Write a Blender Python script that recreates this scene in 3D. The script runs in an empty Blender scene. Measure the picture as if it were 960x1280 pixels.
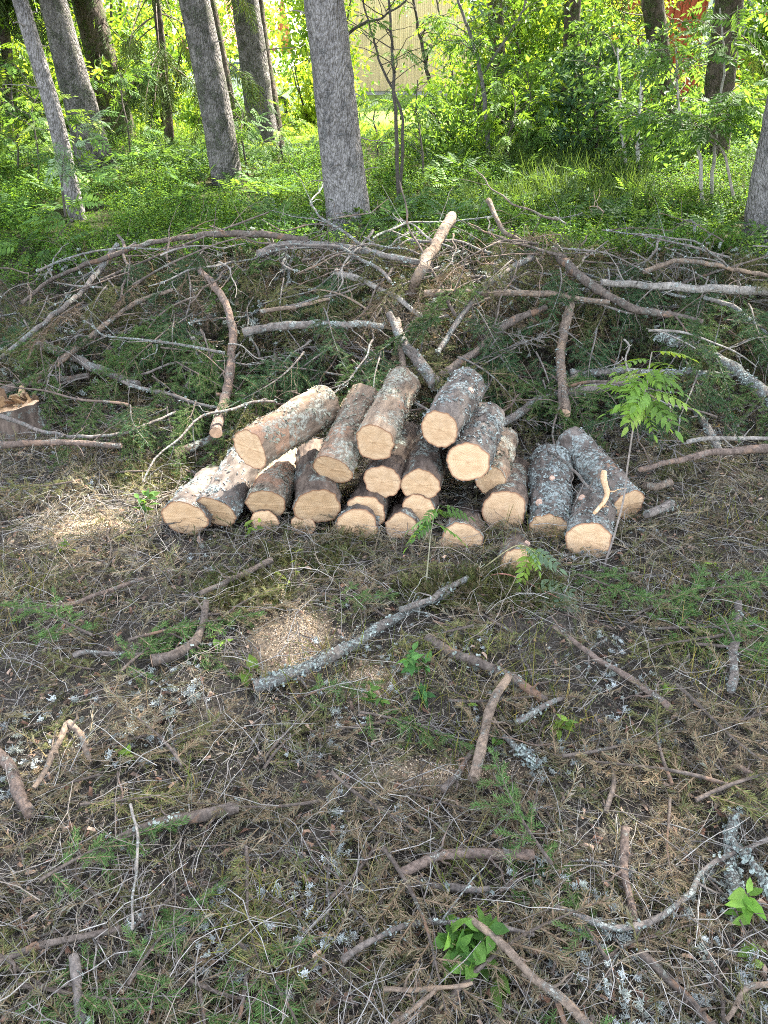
import bpy, math, random
import numpy as np
from mathutils import Matrix, Vector
R = np.random.default_rng(7)
random.seed(7)
SC = bpy.context.scene
COL = SC.collection
PI = math.pi

# ------------------------------------------------------------------ camera
F, CXP, CYP = 961.0, 480.0, 640.0
PITCH = math.radians(30.3)
CAMZ = 1.6
SP, CP = math.sin(PITCH), math.cos(PITCH)
def ray(px, py):
    x = (px - CXP) / F; y = (CYP - py) / F
    return np.array([x, CP + y * SP, -SP + y * CP])
CAM = np.array([0, 0, CAMZ])
def at(px, py, Y):
    d = ray(px, py); return CAM + d * (Y / d[1])
def to_px(p):
    v = np.asarray(p) - CAM
    f = v[1] * CP - v[2] * SP; u = v[1] * SP + v[2] * CP
    return CXP + F * v[0] / f, CYP - F * u / f
def depth(p):
    v = np.asarray(p) - CAM
    return v[1] * CP - v[2] * SP

# ------------------------------------------------------------------ noise
def _h(ix, iy, iz):
    n = (ix.astype(np.int64) * 374761393 + iy.astype(np.int64) * 668265263 + iz.astype(np.int64) * 2147483647 // 7) & 0xffffffff
    n = ((n ^ (n >> 13)) * 1274126177) & 0xffffffff
    n = ((n ^ (n >> 16)) * 1103515245) & 0xffffffff
    return (n ^ (n >> 15)) / 4294967295.0
def vn(P, s=1.0, seed=0):
    P = np.asarray(P, float) * s + seed * 17.31
    i = np.floor(P); f = P - i; f = f * f * (3 - 2 * f)
    i = i.astype(np.int64); x, y, z = i[..., 0], i[..., 1], i[..., 2]
    r = 0
    for dx in (0, 1):
        for dy in (0, 1):
            for dz in (0, 1):
                w = (f[..., 0] if dx else 1 - f[..., 0]) * (f[..., 1] if dy else 1 - f[..., 1]) * (f[..., 2] if dz else 1 - f[..., 2])
                r = r + w * _h(x + dx, y + dy, z + dz)
    return r * 2 - 1
def fbm(P, s=1.0, o=4, seed=0):
    a = 0; k = .5
    for q in range(o):
        a = a + k * vn(P, s * 2 ** q, seed + q); k *= .5
    return a
def sstep(a, b, x):
    t = np.clip((x - a) / (b - a), 0, 1); return t * t * (3 - 2 * t)

# ------------------------------------------------------------------ terrain
def ground_h(x, y):
    x = np.asarray(x, float); y = np.asarray(y, float)
    z = .4 * sstep(4.2, 6.6, y) + .2 * sstep(6.2, 10, y) - .42 * sstep(13, 19, y) + .45 * sstep(26, 31, y)
    P = np.stack([x, y, np.zeros_like(x)], -1)
    z = z + .05 * vn(P, .9, 1) + .03 * vn(P, 2.6, 2) + .014 * vn(P, 7, 3)
    log_zone = np.exp(-((x - .05) / 1.1) ** 4 - ((y - 2.75) / .5) ** 4)
    return z * (1 - .75 * log_zone)
def mound_h(x, y):
    x = np.asarray(x, float); y = np.asarray(y, float)
    top = np.interp(x, [-3.6, -2.9, -2.3, -1.8, -1, 0, 1.2, 2, 2.8, 3.6, 5], [0, .0, .10, .27, .38, .41, .40, .35, .26, .17, 0])
    front = 3.3 + .12 * np.sin(x * 2.3) + .25 * sstep(1.2, 2.2, np.abs(x))
    prof = sstep(front, 4.55, y) ** .8 * (1 - sstep(5.0, 6.2, y))
    P = np.stack([x, y, np.zeros_like(x)], -1)
    return top * prof * (1 + .25 * vn(P, 2.2, 9))
def surf(x, y):
    return ground_h(x, y) + mound_h(x, y)
def on(px, py, lift=0.0):
    d = ray(px, py)
    t = np.arange(.5, 45, .012)
    p = CAM + t[:, None] * d
    k = np.argmax(p[:, 2] < surf(p[:, 0], p[:, 1]) + lift)
    if k == 0 and not p[0, 2] < surf(p[0, 0], p[0, 1]) + lift:
        return p[int(9 / .012)]
    return p[k]

# ------------------------------------------------------------------ geometry
class Geo:
    def __init__(s):
        s.V = []; s.Q = []; s.T = []; s.C = []; s.mq = []; s.mt = []; s.n = 0
    def add(s, V, Q=None, T=None, col=(.5, .5, .5), mi=0):
        V = np.asarray(V, float).reshape(-1, 3)
        c = np.asarray(col, float)
        if c.ndim == 1: c = np.tile(c, (len(V), 1))
        s.V.append(V); s.C.append(c)
        if Q is not None and len(Q):
            Q = np.asarray(Q, np.int64).reshape(-1, 4); s.Q.append(Q + s.n); s.mq.append(np.full(len(Q), mi))
        if T is not None and len(T):
            T = np.asarray(T, np.int64).reshape(-1, 3); s.T.append(T + s.n); s.mt.append(np.full(len(T), mi))
        s.n += len(V); return s
    def arr(s):
        V = np.concatenate(s.V) if s.V else np.zeros((0, 3)); C = np.concatenate(s.C) if s.C else np.zeros((0, 3))
        Q = np.concatenate(s.Q) if s.Q else np.zeros((0, 4), np.int64); T = np.concatenate(s.T) if s.T else np.zeros((0, 3), np.int64)
        mq = np.concatenate(s.mq) if s.mq else np.zeros(0, int); mt = np.concatenate(s.mt) if s.mt else np.zeros(0, int)
        return V, C, Q, T, mq, mt
    def inst(s, g, M, P, tint=None):
        """merge many copies of g: M (N,3,3), P (N,3), tint (N,3) multiplies the colour"""
        V, C, Q, T, mq, mt = g.arr(); N = len(P)
        if N == 0: return s
        W = np.einsum('nij,vj->nvi', M, V) + P[:, None, :]
        CC = np.broadcast_to(C, (N,) + C.shape)
        if tint is not None: CC = CC * tint[:, None, :]
        off = (np.arange(N) * len(V))[:, None, None] + s.n
        s.V.append(W.reshape(-1, 3)); s.C.append(CC.reshape(-1, 3))
        if len(Q): s.Q.append((Q[None] + off).reshape(-1, 4)); s.mq.append(np.tile(mq, N))
        if len(T): s.T.append((T[None] + off).reshape(-1, 3)); s.mt.append(np.tile(mt, N))
        s.n += N * len(V); return s
    def build(s, name, mats, parent=None, origin=(0, 0, 0), smooth=True, matrix=None):
        V, C, Q, T, mq, mt = s.arr()
        o = np.asarray(origin, float)
        me = bpy.data.meshes.new(name)
        nq, nt = len(Q), len(T)
        me.vertices.add(len(V)); me.vertices.foreach_set('co', (V - o).astype(np.float32).ravel())
        me.loops.add(nq * 4 + nt * 3)
        me.loops.foreach_set('vertex_index', np.concatenate([Q.ravel(), T.ravel()]).astype(np.int32))
        me.polygons.add(nq + nt)
        me.polygons.foreach_set('loop_start', np.concatenate([np.arange(nq) * 4, nq * 4 + np.arange(nt) * 3]).astype(np.int32))
        me.polygons.foreach_set('material_index', np.concatenate([mq, mt]).astype(np.int32))
        me.polygons.foreach_set('use_smooth', np.full(nq + nt, smooth, bool))
        a = me.attributes.new('col', 'FLOAT_COLOR', 'POINT')
        a.data.foreach_set('color', np.concatenate([C, np.ones((len(C), 1))], 1).astype(np.float32).ravel())
        for m in (mats if isinstance(mats, (list, tuple)) else [mats]): me.materials.append(m)
        me.update(calc_edges=True)
        ob = bpy.data.objects.new(name, me); COL.objects.link(ob)
        if matrix is not None: ob.matrix_world = matrix
        elif parent is None: ob.location = o
        if parent is not None:
            ob.parent = parent
            if matrix is None: ob.location = (0, 0, 0)
        return ob

def catmull(P, n):
    P = np.asarray(P, float)
    if len(P) < 3:
        t = np.linspace(0, 1, n)[:, None]; return P[0] * (1 - t) + P[-1] * t
    Q = np.vstack([2 * P[0] - P[1], P, 2 * P[-1] - P[-2]])
    u = np.linspace(0, len(P) - 1 - 1e-6, n); i = u.astype(int); f = (u - i)[:, None]
    a, b, c, d = Q[i], Q[i + 1], Q[i + 2], Q[i + 3]
    return .5 * (2 * b + (c - a) * f + (2 * a - 5 * b + 4 * c - d) * f ** 2 + (3 * b - a - 3 * c + d) * f ** 3)
def frames(P):
    T = np.gradient(P, axis=0); T /= np.linalg.norm(T, axis=1)[:, None] + 1e-12
    N = np.zeros_like(P); a = np.array([0, 0, 1.]) if abs(T[0, 2]) < .9 else np.array([1., 0, 0])
    n = np.cross(T[0], a); n /= np.linalg.norm(n)
    for k in range(len(P)):
        n = n - T[k] * n.dot(T[k]); n /= np.linalg.norm(n) + 1e-12; N[k] = n
    return T, N, np.cross(T, N)
def tube(g, P, rad, sides=6, col=(.5, .5, .5), mi=0, caps=True, rough=0., seed=0, capmi=None):
    P = np.asarray(P, float); n = len(P); rad = np.broadcast_to(np.asarray(rad, float), (n,))
    T, N, B = frames(P)
    a = np.arange(sides) * 2 * PI / sides
    V = P[:, None] + rad[:, None, None] * (np.cos(a)[None, :, None] * N[:, None] + np.sin(a)[None, :, None] * B[:, None])
    if rough:
        d = V - P[:, None]
        V = P[:, None] + d * (1 + rough * fbm(V, .35 / max(rad.max(), 1e-4), 3, seed)[..., None])
    i, j = np.meshgrid(np.arange(n - 1), np.arange(sides), indexing='ij'); j2 = (j + 1) % sides
    Q = np.stack([i * sides + j, i * sides + j2, (i + 1) * sides + j2, (i + 1) * sides + j], -1).reshape(-1, 4)
    c = np.asarray(col, float)
    if c.ndim == 2: c = np.repeat(c, sides, 0)
    g.add(V.reshape(-1, 3), Q, None, c, mi)
    if caps:
        cc = c if c.ndim == 1 else c[0]
        for k, fl in ((0, 1), (n - 1, 0)):
            VV = np.vstack([V[k], P[k][None]]); t = [[j, (j + 1) % sides, sides] if not fl else [(j + 1) % sides, j, sides] for j in range(sides)]
            g.add(VV, None, t, cc, mi if capmi is None else capmi)
def rotm(yaw, pitch, roll):
    cy, sy, cp, sp, cr, sr = np.cos(yaw), np.sin(yaw), np.cos(pitch), np.sin(pitch), np.cos(roll), np.sin(roll)
    o = np.zeros_like(cy); l = o + 1
    Z = np.stack([np.stack([cy, -sy, o], -1), np.stack([sy, cy, o], -1), np.stack([o, o, l], -1)], -2)
    Y = np.stack([np.stack([cp, o, sp], -1), np.stack([o, l, o], -1), np.stack([-sp, o, cp], -1)], -2)
    X = np.stack([np.stack([l, o, o], -1), np.stack([o, cr, -sr], -1), np.stack([o, sr, cr], -1)], -2)
    return Z @ Y @ X
def rot_to(D, roll=None):
    """frames whose x axis is D, z as upward as it can be"""
    D = D / (np.linalg.norm(D, axis=1)[:, None] + 1e-9)
    up = np.tile([0, 0, 1.], (len(D), 1)); up[np.abs(D[:, 2]) > .97] = [1, 0, 0]
    Y = np.cross(up, D); Y /= np.linalg.norm(Y, axis=1)[:, None]; Z = np.cross(D, Y)
    if roll is not None:
        c, s = np.cos(roll)[:, None], np.sin(roll)[:, None]; Y, Z = Y * c + Z * s, Z * c - Y * s
    return np.stack([D, Y, Z], -1)

# ------------------------------------------------------------------ materials
def mat(name):
    m = bpy.data.materials.new(name); m.use_nodes = True; t = m.node_tree; t.nodes.clear()
    out = t.nodes.new('ShaderNodeOutputMaterial')
    def N(k, **kw):
        n = t.nodes.new(k)
        for a, b in kw.items(): setattr(n, a, b)
        return n
    return m, t, N, out
def ln(t, a, b): t.links.new(a, b)
def noise(t, N, vec, scale, detail=6, rough=.6, dist=0):
    n = N('ShaderNodeTexNoise'); n.inputs['Scale'].default_value = scale; n.inputs['Detail'].default_value = detail
    n.inputs['Roughness'].default_value = rough; n.inputs['Distortion'].default_value = dist
    if vec is not None: ln(t, vec, n.inputs['Vector'])
    return n.outputs['Fac']
def ramp(t, N, fac, stops):
    r = N('ShaderNodeValToRGB'); e = r.color_ramp.elements
    while len(e) < len(stops): e.new(.5)
    for k, (p, c) in enumerate(stops):
        e[k].position = p; e[k].color = (c if len(c) == 4 else tuple(c) + (1,)) if not isinstance(c, (int, float)) else (c, c, c, 1)
    ln(t, fac, r.inputs[0]); return r.outputs[0]
def mixc(t, N, fac, a, b, mode='MIX'):
    m = N('ShaderNodeMix', data_type='RGBA', blend_type=mode)
    for s, v in ((0, fac), (6, a), (7, b)):
        if hasattr(v, 'is_output'): ln(t, v, m.inputs[s])
        elif s == 0: m.inputs[0].default_value = v
        else: m.inputs[s].default_value = tuple(v) + (1,) if len(v) == 3 else v
    return m.outputs[2]
def coords(t, N, scale=(1, 1, 1), kind='Object'):
    c = N('ShaderNodeTexCoord'); mp = N('ShaderNodeMapping'); mp.inputs['Scale'].default_value = scale
    ln(t, c.outputs[kind], mp.inputs[0]); return mp.outputs[0]
def attr(t, N, name='col'):
    a = N('ShaderNodeAttribute'); a.attribute_name = name; return a.outputs['Color']
def bump(t, N, h, s, d):
    b = N('ShaderNodeBump'); b.inputs['Strength'].default_value = s; b.inputs['Distance'].default_value = d
    ln(t, h, b.inputs['Height']); return b.outputs[0]
def princ(t, N, out, col, rough=.8, nor=None, spec=.3):
    p = N('ShaderNodeBsdfPrincipled'); p.inputs['Roughness'].default_value = rough; p.inputs['Specular IOR Level'].default_value = spec
    if hasattr(col, 'is_output'): ln(t, col, p.inputs['Base Color'])
    else: p.inputs['Base Color'].default_value = tuple(col) + (1,)
    if nor is not None: ln(t, nor, p.inputs['Normal'])
    ln(t, p.outputs[0], out.inputs[0]); return p
def leaf_mat(name, trans=.45, rough=.6, boost=1.6, spec=.15):
    m, t, N, out = mat(name); a = attr(t, N)
    v = noise(t, N, coords(t, N), 40, 2)
    c = mixc(t, N, 1.0, a, ramp(t, N, v, [(.3, (.75, .78, .7)), (.7, (1.2, 1.15, 1.1))]), 'MULTIPLY')
    p = N('ShaderNodeBsdfPrincipled'); p.inputs['Roughness'].default_value = rough; p.inputs['Specular IOR Level'].default_value = spec
    ln(t, c, p.inputs['Base Color'])
    tr = N('ShaderNodeBsdfTranslucent'); ln(t, mixc(t, N, 1.0, c, (boost * 1.15, boost, boost * .45), 'MULTIPLY'), tr.inputs[0])
    mx = N('ShaderNodeMixShader'); mx.inputs[0].default_value = trans
    ln(t, p.outputs[0], mx.inputs[1]); ln(t, tr.outputs[0], mx.inputs[2]); ln(t, mx.outputs[0], out.inputs[0]); return m
def plain(name, rough=.9, var=60, spec=.08):
    m, t, N, out = mat(name); a = attr(t, N); v = noise(t, N, coords(t, N), var, 4)
    c = mixc(t, N, 1.0, a, ramp(t, N, v, [(.3, .6), (.7, 1.35)]), 'MULTIPLY')
    princ(t, N, out, c, rough, None, spec); return m
def bark_mat(name, base, dark, lichen, lich_amt, peel=None, peel_amt=.0, scale=1., stretch=.35, bs=.6, bd=.01, cells=38, lcol2=None):
    """scaly bark: base / dark plates, pale lichen patches, rusty peeled patches"""
    m, t, N, out = mat(name)
    v = coords(t, N, (scale, scale, scale * stretch)); v0 = coords(t, N, (scale, scale, scale))
    oi = N('ShaderNodeObjectInfo')
    ad = N('ShaderNodeVectorMath'); cmb = N('ShaderNodeCombineXYZ'); mm = N('ShaderNodeMath', operation='MULTIPLY'); mm.inputs[1].default_value = 37.
    ln(t, oi.outputs['Random'], mm.inputs[0]); ln(t, mm.outputs[0], cmb.inputs[2]); ln(t, v0, ad.inputs[0]); ln(t, cmb.outputs[0], ad.inputs[1])
    vo = ad.outputs[0]
    vor = N('ShaderNodeTexVoronoi'); vor.inputs['Scale'].default_value = cells; ln(t, v, vor.inputs['Vector'])
    n1 = noise(t, N, v, 30, 8, .7); n2 = noise(t, N, vo, 9, 7, .65); n3 = noise(t, N, vo, 4.2, 6, .6, .4); n4 = noise(t, N, vo, 70, 5, .7)
    c = ramp(t, N, n1, [(.28, dark), (.5, base), (.75, tuple(min(1, q * 1.6) for q in base))])
    c = mixc(t, N, ramp(t, N, vor.outputs['Distance'], [(.4, 0.), (.9, .5)]), c, dark)
    if peel is not None:
        c = mixc(t, N, ramp(t, N, n3, [(.62 - peel_amt * .35, 0.), (.66 - peel_amt * .35, 1.)]), c, mixc(t, N, n1, tuple(q * .7 for q in peel), tuple(q * 1.25 for q in peel)))
    lm = ramp(t, N, n2, [(.66 - lich_amt * .3, 0.), (.71 - lich_amt * .3, 1.)])
    lm2 = ramp(t, N, n4, [(.42, 0.), (.55, 1.)])
    lf = N('ShaderNodeMath', operation='MULTIPLY'); ln(t, lm, lf.inputs[0]); ln(t, lm2, lf.inputs[1])
    c = mixc(t, N, lf.outputs[0], c, mixc(t, N, n1, tuple(q * .72 for q in lichen), lcol2 or lichen))
    bl = noise(t, N, vo, 2.6, 4, .6); dr = noise(t, N, coords(t, N, (scale * 9, scale * 9, scale * .9)), 1.4, 5, .65)
    c = mixc(t, N, 1., c, ramp(t, N, bl, [(.3, (.74, .73, .72)), (.7, (1.18, 1.17, 1.15))]), 'MULTIPLY')
    c = mixc(t, N, ramp(t, N, dr, [(.56, 0.), (.72, .5)]), c, dark)
    hh = N('ShaderNodeMath', operation='SUBTRACT'); ln(t, n1, hh.inputs[0]); ln(t, vor.outputs['Distance'], hh.inputs[1])
    h2 = N('ShaderNodeMath', operation='MULTIPLY_ADD'); ln(t, lf.outputs[0], h2.inputs[0]); h2.inputs[1].default_value = .6; ln(t, hh.outputs[0], h2.inputs[2])
    princ(t, N, out, c, .9, bump(t, N, h2.outputs[0], bs, bd), .1); return m

LICH = (.34, .37, .33)
M = {}
M['log_grey'] = bark_mat('log_bark_grey', (.135, .112, .095), (.045, .036, .03), (.30, .325, .30), .5, (.22, .14, .095), .05)
M['log_tan'] = bark_mat('log_bark_tan', (.21, .155, .11), (.06, .043, .032), (.37, .36, .29), .55, (.28, .17, .11), .25)
M['log_dark'] = bark_mat('log_bark_dark', (.12, .09, .07), (.035, .026, .021), (.30, .33, .29), .48, (.17, .115, .085), .0)
M['log_lichen'] = bark_mat('log_bark_lichen', (.12, .10, .085), (.04, .033, .028), (.28, .315, .30), .66, None)
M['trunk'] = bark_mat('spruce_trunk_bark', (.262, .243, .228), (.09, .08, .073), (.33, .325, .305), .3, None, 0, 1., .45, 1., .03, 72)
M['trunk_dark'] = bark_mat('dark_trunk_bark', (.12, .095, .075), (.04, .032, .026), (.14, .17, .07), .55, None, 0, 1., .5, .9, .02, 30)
M['trunk_moss_shaded'] = bark_mat('shaded_mossy_trunk_bark', (.21, .193, .178), (.072, .064, .057), (.20, .21, .15), .5, None, 0, 1., .45, 1., .03, 70)  # mossy patches; base colour darkened for far trunks standing in deeper shade
M['br_grey'] = bark_mat('branch_bark_grey', (.17, .145, .125), (.055, .045, .038), (.33, .35, .315), .5, None, 0, 2., .5, 1., .006, 45)
M['br_brown'] = bark_mat('branch_bark_brown', (.125, .10, .082), (.042, .033, .027), (.28, .28, .235), .3, (.19, .12, .08), .1, 2., .5, 1., .006, 45)
M['br_red'] = bark_mat('branch_bark_rusty', (.15, .112, .09), (.05, .037, .03), (.30, .29, .25), .32, (.215, .145, .105), .18, 2., .5, 1., .006, 45)
M['br_tan'] = bark_mat('branch_bark_tan', (.185, .14, .105), (.065, .048, .036), (.32, .31, .265), .38, (.25, .18, .125), .22, 2., .5, 1., .006, 45)
M['br_lichen'] = bark_mat('branch_bark_lichen', (.165, .145, .125), (.06, .05, .043), (.33, .36, .325), .72, None, 0, 2., .5, 1., .008, 45)
M['br_white'] = bark_mat('branch_bark_bleached', (.25, .225, .195), (.10, .085, .07), (.35, .36, .33), .35, None, 0, 2., .5, 1., .006, 45)
M['leaf'] = leaf_mat('broad_leaf')
M['needle'] = leaf_mat('spruce_needle', .15, .6, 1.3, .1)
M['twig'] = plain('twig')
M['chip'] = plain('wood_chip')
M['lichen'] = plain('lichen_flake', .95)
def cut_wood():
    m, t, N, out = mat('cut_wood')
    sep = N('ShaderNodeSeparateColor'); ln(t, attr(t, N), sep.inputs[0])
    oi = N('ShaderNodeObjectInfo')
    v = coords(t, N); n = noise(t, N, v, 14, 4); nf = noise(t, N, v, 160, 4, .7)
    ns = noise(t, N, coords(t, N, (12, 90, 12)), 1.5, 4, .6)
    a = N('ShaderNodeMath', operation='MULTIPLY_ADD'); ln(t, n, a.inputs[0]); a.inputs[1].default_value = .22; ln(t, sep.outputs[0], a.inputs[2])
    w = N('ShaderNodeMath', operation='MULTIPLY'); ln(t, a.outputs[0], w.inputs[0]); w.inputs[1].default_value = 84.
    s = N('ShaderNodeMath', operation='SINE'); ln(t, w.outputs[0], s.inputs[0])
    c = ramp(t, N, n, [(.25, (.50, .33, .195)), (.5, (.59, .415, .26)), (.78, (.66, .49, .325))])
    c = mixc(t, N, ramp(t, N, s.outputs[0], [(.2, 0.), (.95, .6)]), c, (.41, .25, .13))
    c = mixc(t, N, ramp(t, N, ns, [(.45, 0.), (.75, .45)]), c, (.66, .49, .31))
    c = mixc(t, N, ramp(t, N, nf, [(.55, 0.), (.8, .35)]), c, (.36, .23, .13))
    ra = N('ShaderNodeMath', operation='MULTIPLY_ADD'); ln(t, n, ra.inputs[0]); ra.inputs[1].default_value = .5; ln(t, sep.outputs[0], ra.inputs[2])
    c = mixc(t, N, 1., c, ramp(t, N, ra.outputs[0], [(.25, (.88, .81, .72)), (.5, (1.06, .99, .91)), (.8, (.95, .88, .79)), (1.0, (1.06, 1.01, .95))]), 'MULTIPLY')
    nb = noise(t, N, v, 7, 5, .7, .5)
    c = mixc(t, N, ramp(t, N, nb, [(.52, 0.), (.72, .55)]), c, (.40, .24, .125))
    c = mixc(t, N, ramp(t, N, sep.outputs[0], [(.0, .5), (.10, 0.)]), c, (.38, .2, .1))
    c = mixc(t, N, ramp(t, N, sep.outputs[0], [(.9, 0.), (.97, .85)]), c, (.26, .12, .065))
    gr = N('ShaderNodeTexGradient', gradient_type='RADIAL'); ln(t, v, gr.inputs[0])
    cx = N('ShaderNodeCombineXYZ'); ga = N('ShaderNodeMath', operation='MULTIPLY'); ga.inputs[1].default_value = 26.; ln(t, gr.outputs['Fac'], ga.inputs[0])
    gb = N('ShaderNodeMath', operation='MULTIPLY_ADD'); ln(t, n, gb.inputs[0]); gb.inputs[1].default_value = 1.2; ln(t, ga.outputs[0], gb.inputs[2]); ln(t, gb.outputs[0], cx.inputs[0])
    gc = N('ShaderNodeMath', operation='MULTIPLY'); gc.inputs[1].default_value = 91.; ln(t, oi.outputs['Random'], gc.inputs[0]); ln(t, gc.outputs[0], cx.inputs[1])
    c = mixc(t, N, ramp(t, N, noise(t, N, cx.outputs[0], 1., 1, .5), [(.74, 0.), (.77, .4)]), c, (.28, .17, .10))
    dirt = noise(t, N, coords(t, N, (1, 1.6, 1)), 11, 6, .75)
    c = mixc(t, N, ramp(t, N, dirt, [(.56, 0.), (.75, .5)]), c, (.25, .19, .135))
    hs = N('ShaderNodeHueSaturation'); mr = N('ShaderNodeMapRange'); mr.inputs[3].default_value = .84; mr.inputs[4].default_value = 1.1
    ln(t, oi.outputs['Random'], mr.inputs[0]); ln(t, mr.outputs[0], hs.inputs['Value']); ln(t, c, hs.inputs['Color'])
    hh = N('ShaderNodeMath', operation='ADD'); ln(t, nf, hh.inputs[0]); ln(t, ns, hh.inputs[1])
    princ(t, N, out, hs.outputs[0], .75, bump(t, N, hh.outputs[0], .4, .003), .2); return m
M['cut'] = cut_wood()
def ground_mat():
    m, t, N, out = mat('forest_floor')
    v = coords(t, N); a = attr(t, N)
    n1 = noise(t, N, v, 7, 10, .7); n2 = noise(t, N, v, 90, 6, .75)
    c = mixc(t, N, 1.0, a, ramp(t, N, n1, [(.3, (.5, .5, .5)), (.7, (1.5, 1.45, 1.35))]), 'MULTIPLY')
    c = mixc(t, N, 1.0, c, ramp(t, N, n2, [(.35, .35), (.7, 1.5)]), 'MULTIPLY')
    princ(t, N, out, c, .95, bump(t, N, n2, .9, .02), .1); return m
M['ground'] = ground_mat()
def simple(name, col, rough=.6, metal=0, spec=.4, var=0.):
    m, t, N, out = mat(name)
    if var:
        v = noise(t, N, coords(t, N, (1, 1, .15)), 9, 6)
        col = mixc(t, N, 1.0, col, ramp(t, N, v, [(.3, 1 - var), (.7, 1 + var)]), 'MULTIPLY')
    p = princ(t, N, out, col, rough, None, spec); p.inputs['Metallic'].default_value = metal; return m

# ------------------------------------------------------------------ tagging
def tag(o, label=None, cat=None, group=None, kind=None):
    if label: o['label'] = label
    if cat: o['category'] = cat
    if group: o['group'] = group
    if kind: o['kind'] = kind
    return o
def empty(name, loc, label, cat, group=None):
    o = bpy.data.objects.new(name, None); COL.objects.link(o); o.location = loc; o.empty_display_size = .1
    return tag(o, label, cat, group)
def copy_tree(o, parent=None):
    c = o.copy(); COL.objects.link(c)
    if parent is not None: c.parent = parent
    for ch in o.children: copy_tree(ch, c)
    return c

# ------------------------------------------------------------------ sun, sky, camera
SUN_EL, SUN_AZ = math.radians(50), math.atan2(.42, .50)       # azimuth from +Y towards +X
SUN = np.array([math.cos(SUN_EL) * math.sin(SUN_AZ), math.cos(SUN_EL) * math.cos(SUN_AZ), math.sin(SUN_EL)])
w = bpy.data.worlds.new('World'); SC.world = w; w.use_nodes = True
wt = w.node_tree; sky = wt.nodes.new('ShaderNodeTexSky'); sky.sky_type = 'NISHITA'; sky.sun_disc = False
sky.sun_elevation = SUN_EL; sky.sun_rotation = SUN_AZ; sky.air_density = 1.0; sky.dust_density = 2.0; sky.ozone_density = .6
bg = wt.nodes['Background']; bg.inputs[1].default_value = .135; hs_ = wt.nodes.new('ShaderNodeHueSaturation'); hs_.inputs['Saturation'].default_value = .55; wt.links.new(sky.outputs[0], hs_.inputs['Color']); wt.links.new(hs_.outputs[0], bg.inputs[0])
ld = bpy.data.lights.new('sun', 'SUN'); ld.energy = 3.7; ld.angle = math.radians(.53); ld.color = (1, .95, .86)
lo = bpy.data.objects.new('sun', ld); COL.objects.link(lo); lo.location = (10, 12, 20)
lo.rotation_euler = Vector(-SUN).to_track_quat('-Z', 'Y').to_euler()
cd = bpy.data.cameras.new('camera'); cam = bpy.data.objects.new('camera', cd); COL.objects.link(cam)
cam.location = (0, 0, CAMZ); cam.rotation_euler = (PI / 2 - PITCH, 0, 0)
cd.sensor_fit = 'VERTICAL'; cd.sensor_height = 24; cd.lens = 24 * F / 1280; cd.clip_start = .05; cd.clip_end = 400
SC.camera = cam
SC.view_settings.view_transform = 'Standard'; SC.view_settings.look = 'None'; SC.view_settings.gamma = 1
SC.view_settings.exposure = 3.4
SC.cycles.use_denoising = False; SC.cycles.filter_width = 1.0
SC.cycles.max_bounces = 8; SC.cycles.transparent_max_bounces = 8; SC.cycles.diffuse_bounces = 4
SC.cycles.caustics_reflective = False; SC.cycles.caustics_refractive = False

# ------------------------------------------------------------------ ground
def spaced(lo, hi, a, b, fine, grow=1.13):
    mid = list(np.arange(a, b + fine / 2, fine)); s = fine; x = b; up = []
    while x < hi: s = min(s * grow, 6); x += s; up.append(x)
    s = fine; x = a; dn = []
    while x > lo: s = min(s * grow, 6); x -= s; dn.append(x)
    return np.array(dn[::-1] + mid + up)
def ell(x, y, e):
    cx, cy, rx, ry = e; return np.sqrt(((x - cx) / rx) ** 2 + ((y - cy) / ry) ** 2)
def px_ell(px, py, rx, ry):
    """ground ellipse (world) whose image is about rx x ry photo pixels"""
    c = on(px, py); d = depth(c); gz = abs(on(px, py - ry)[1] - on(px, py + ry)[1]) / 2
    return (c[0], c[1], rx * d / F, max(gz, .04))
SAWDUST = [px_ell(372, 800, 50, 48), px_ell(560, 968, 110, 22), px_ell(110, 660, 70, 18), px_ell(470, 850, 60, 25)]
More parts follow.
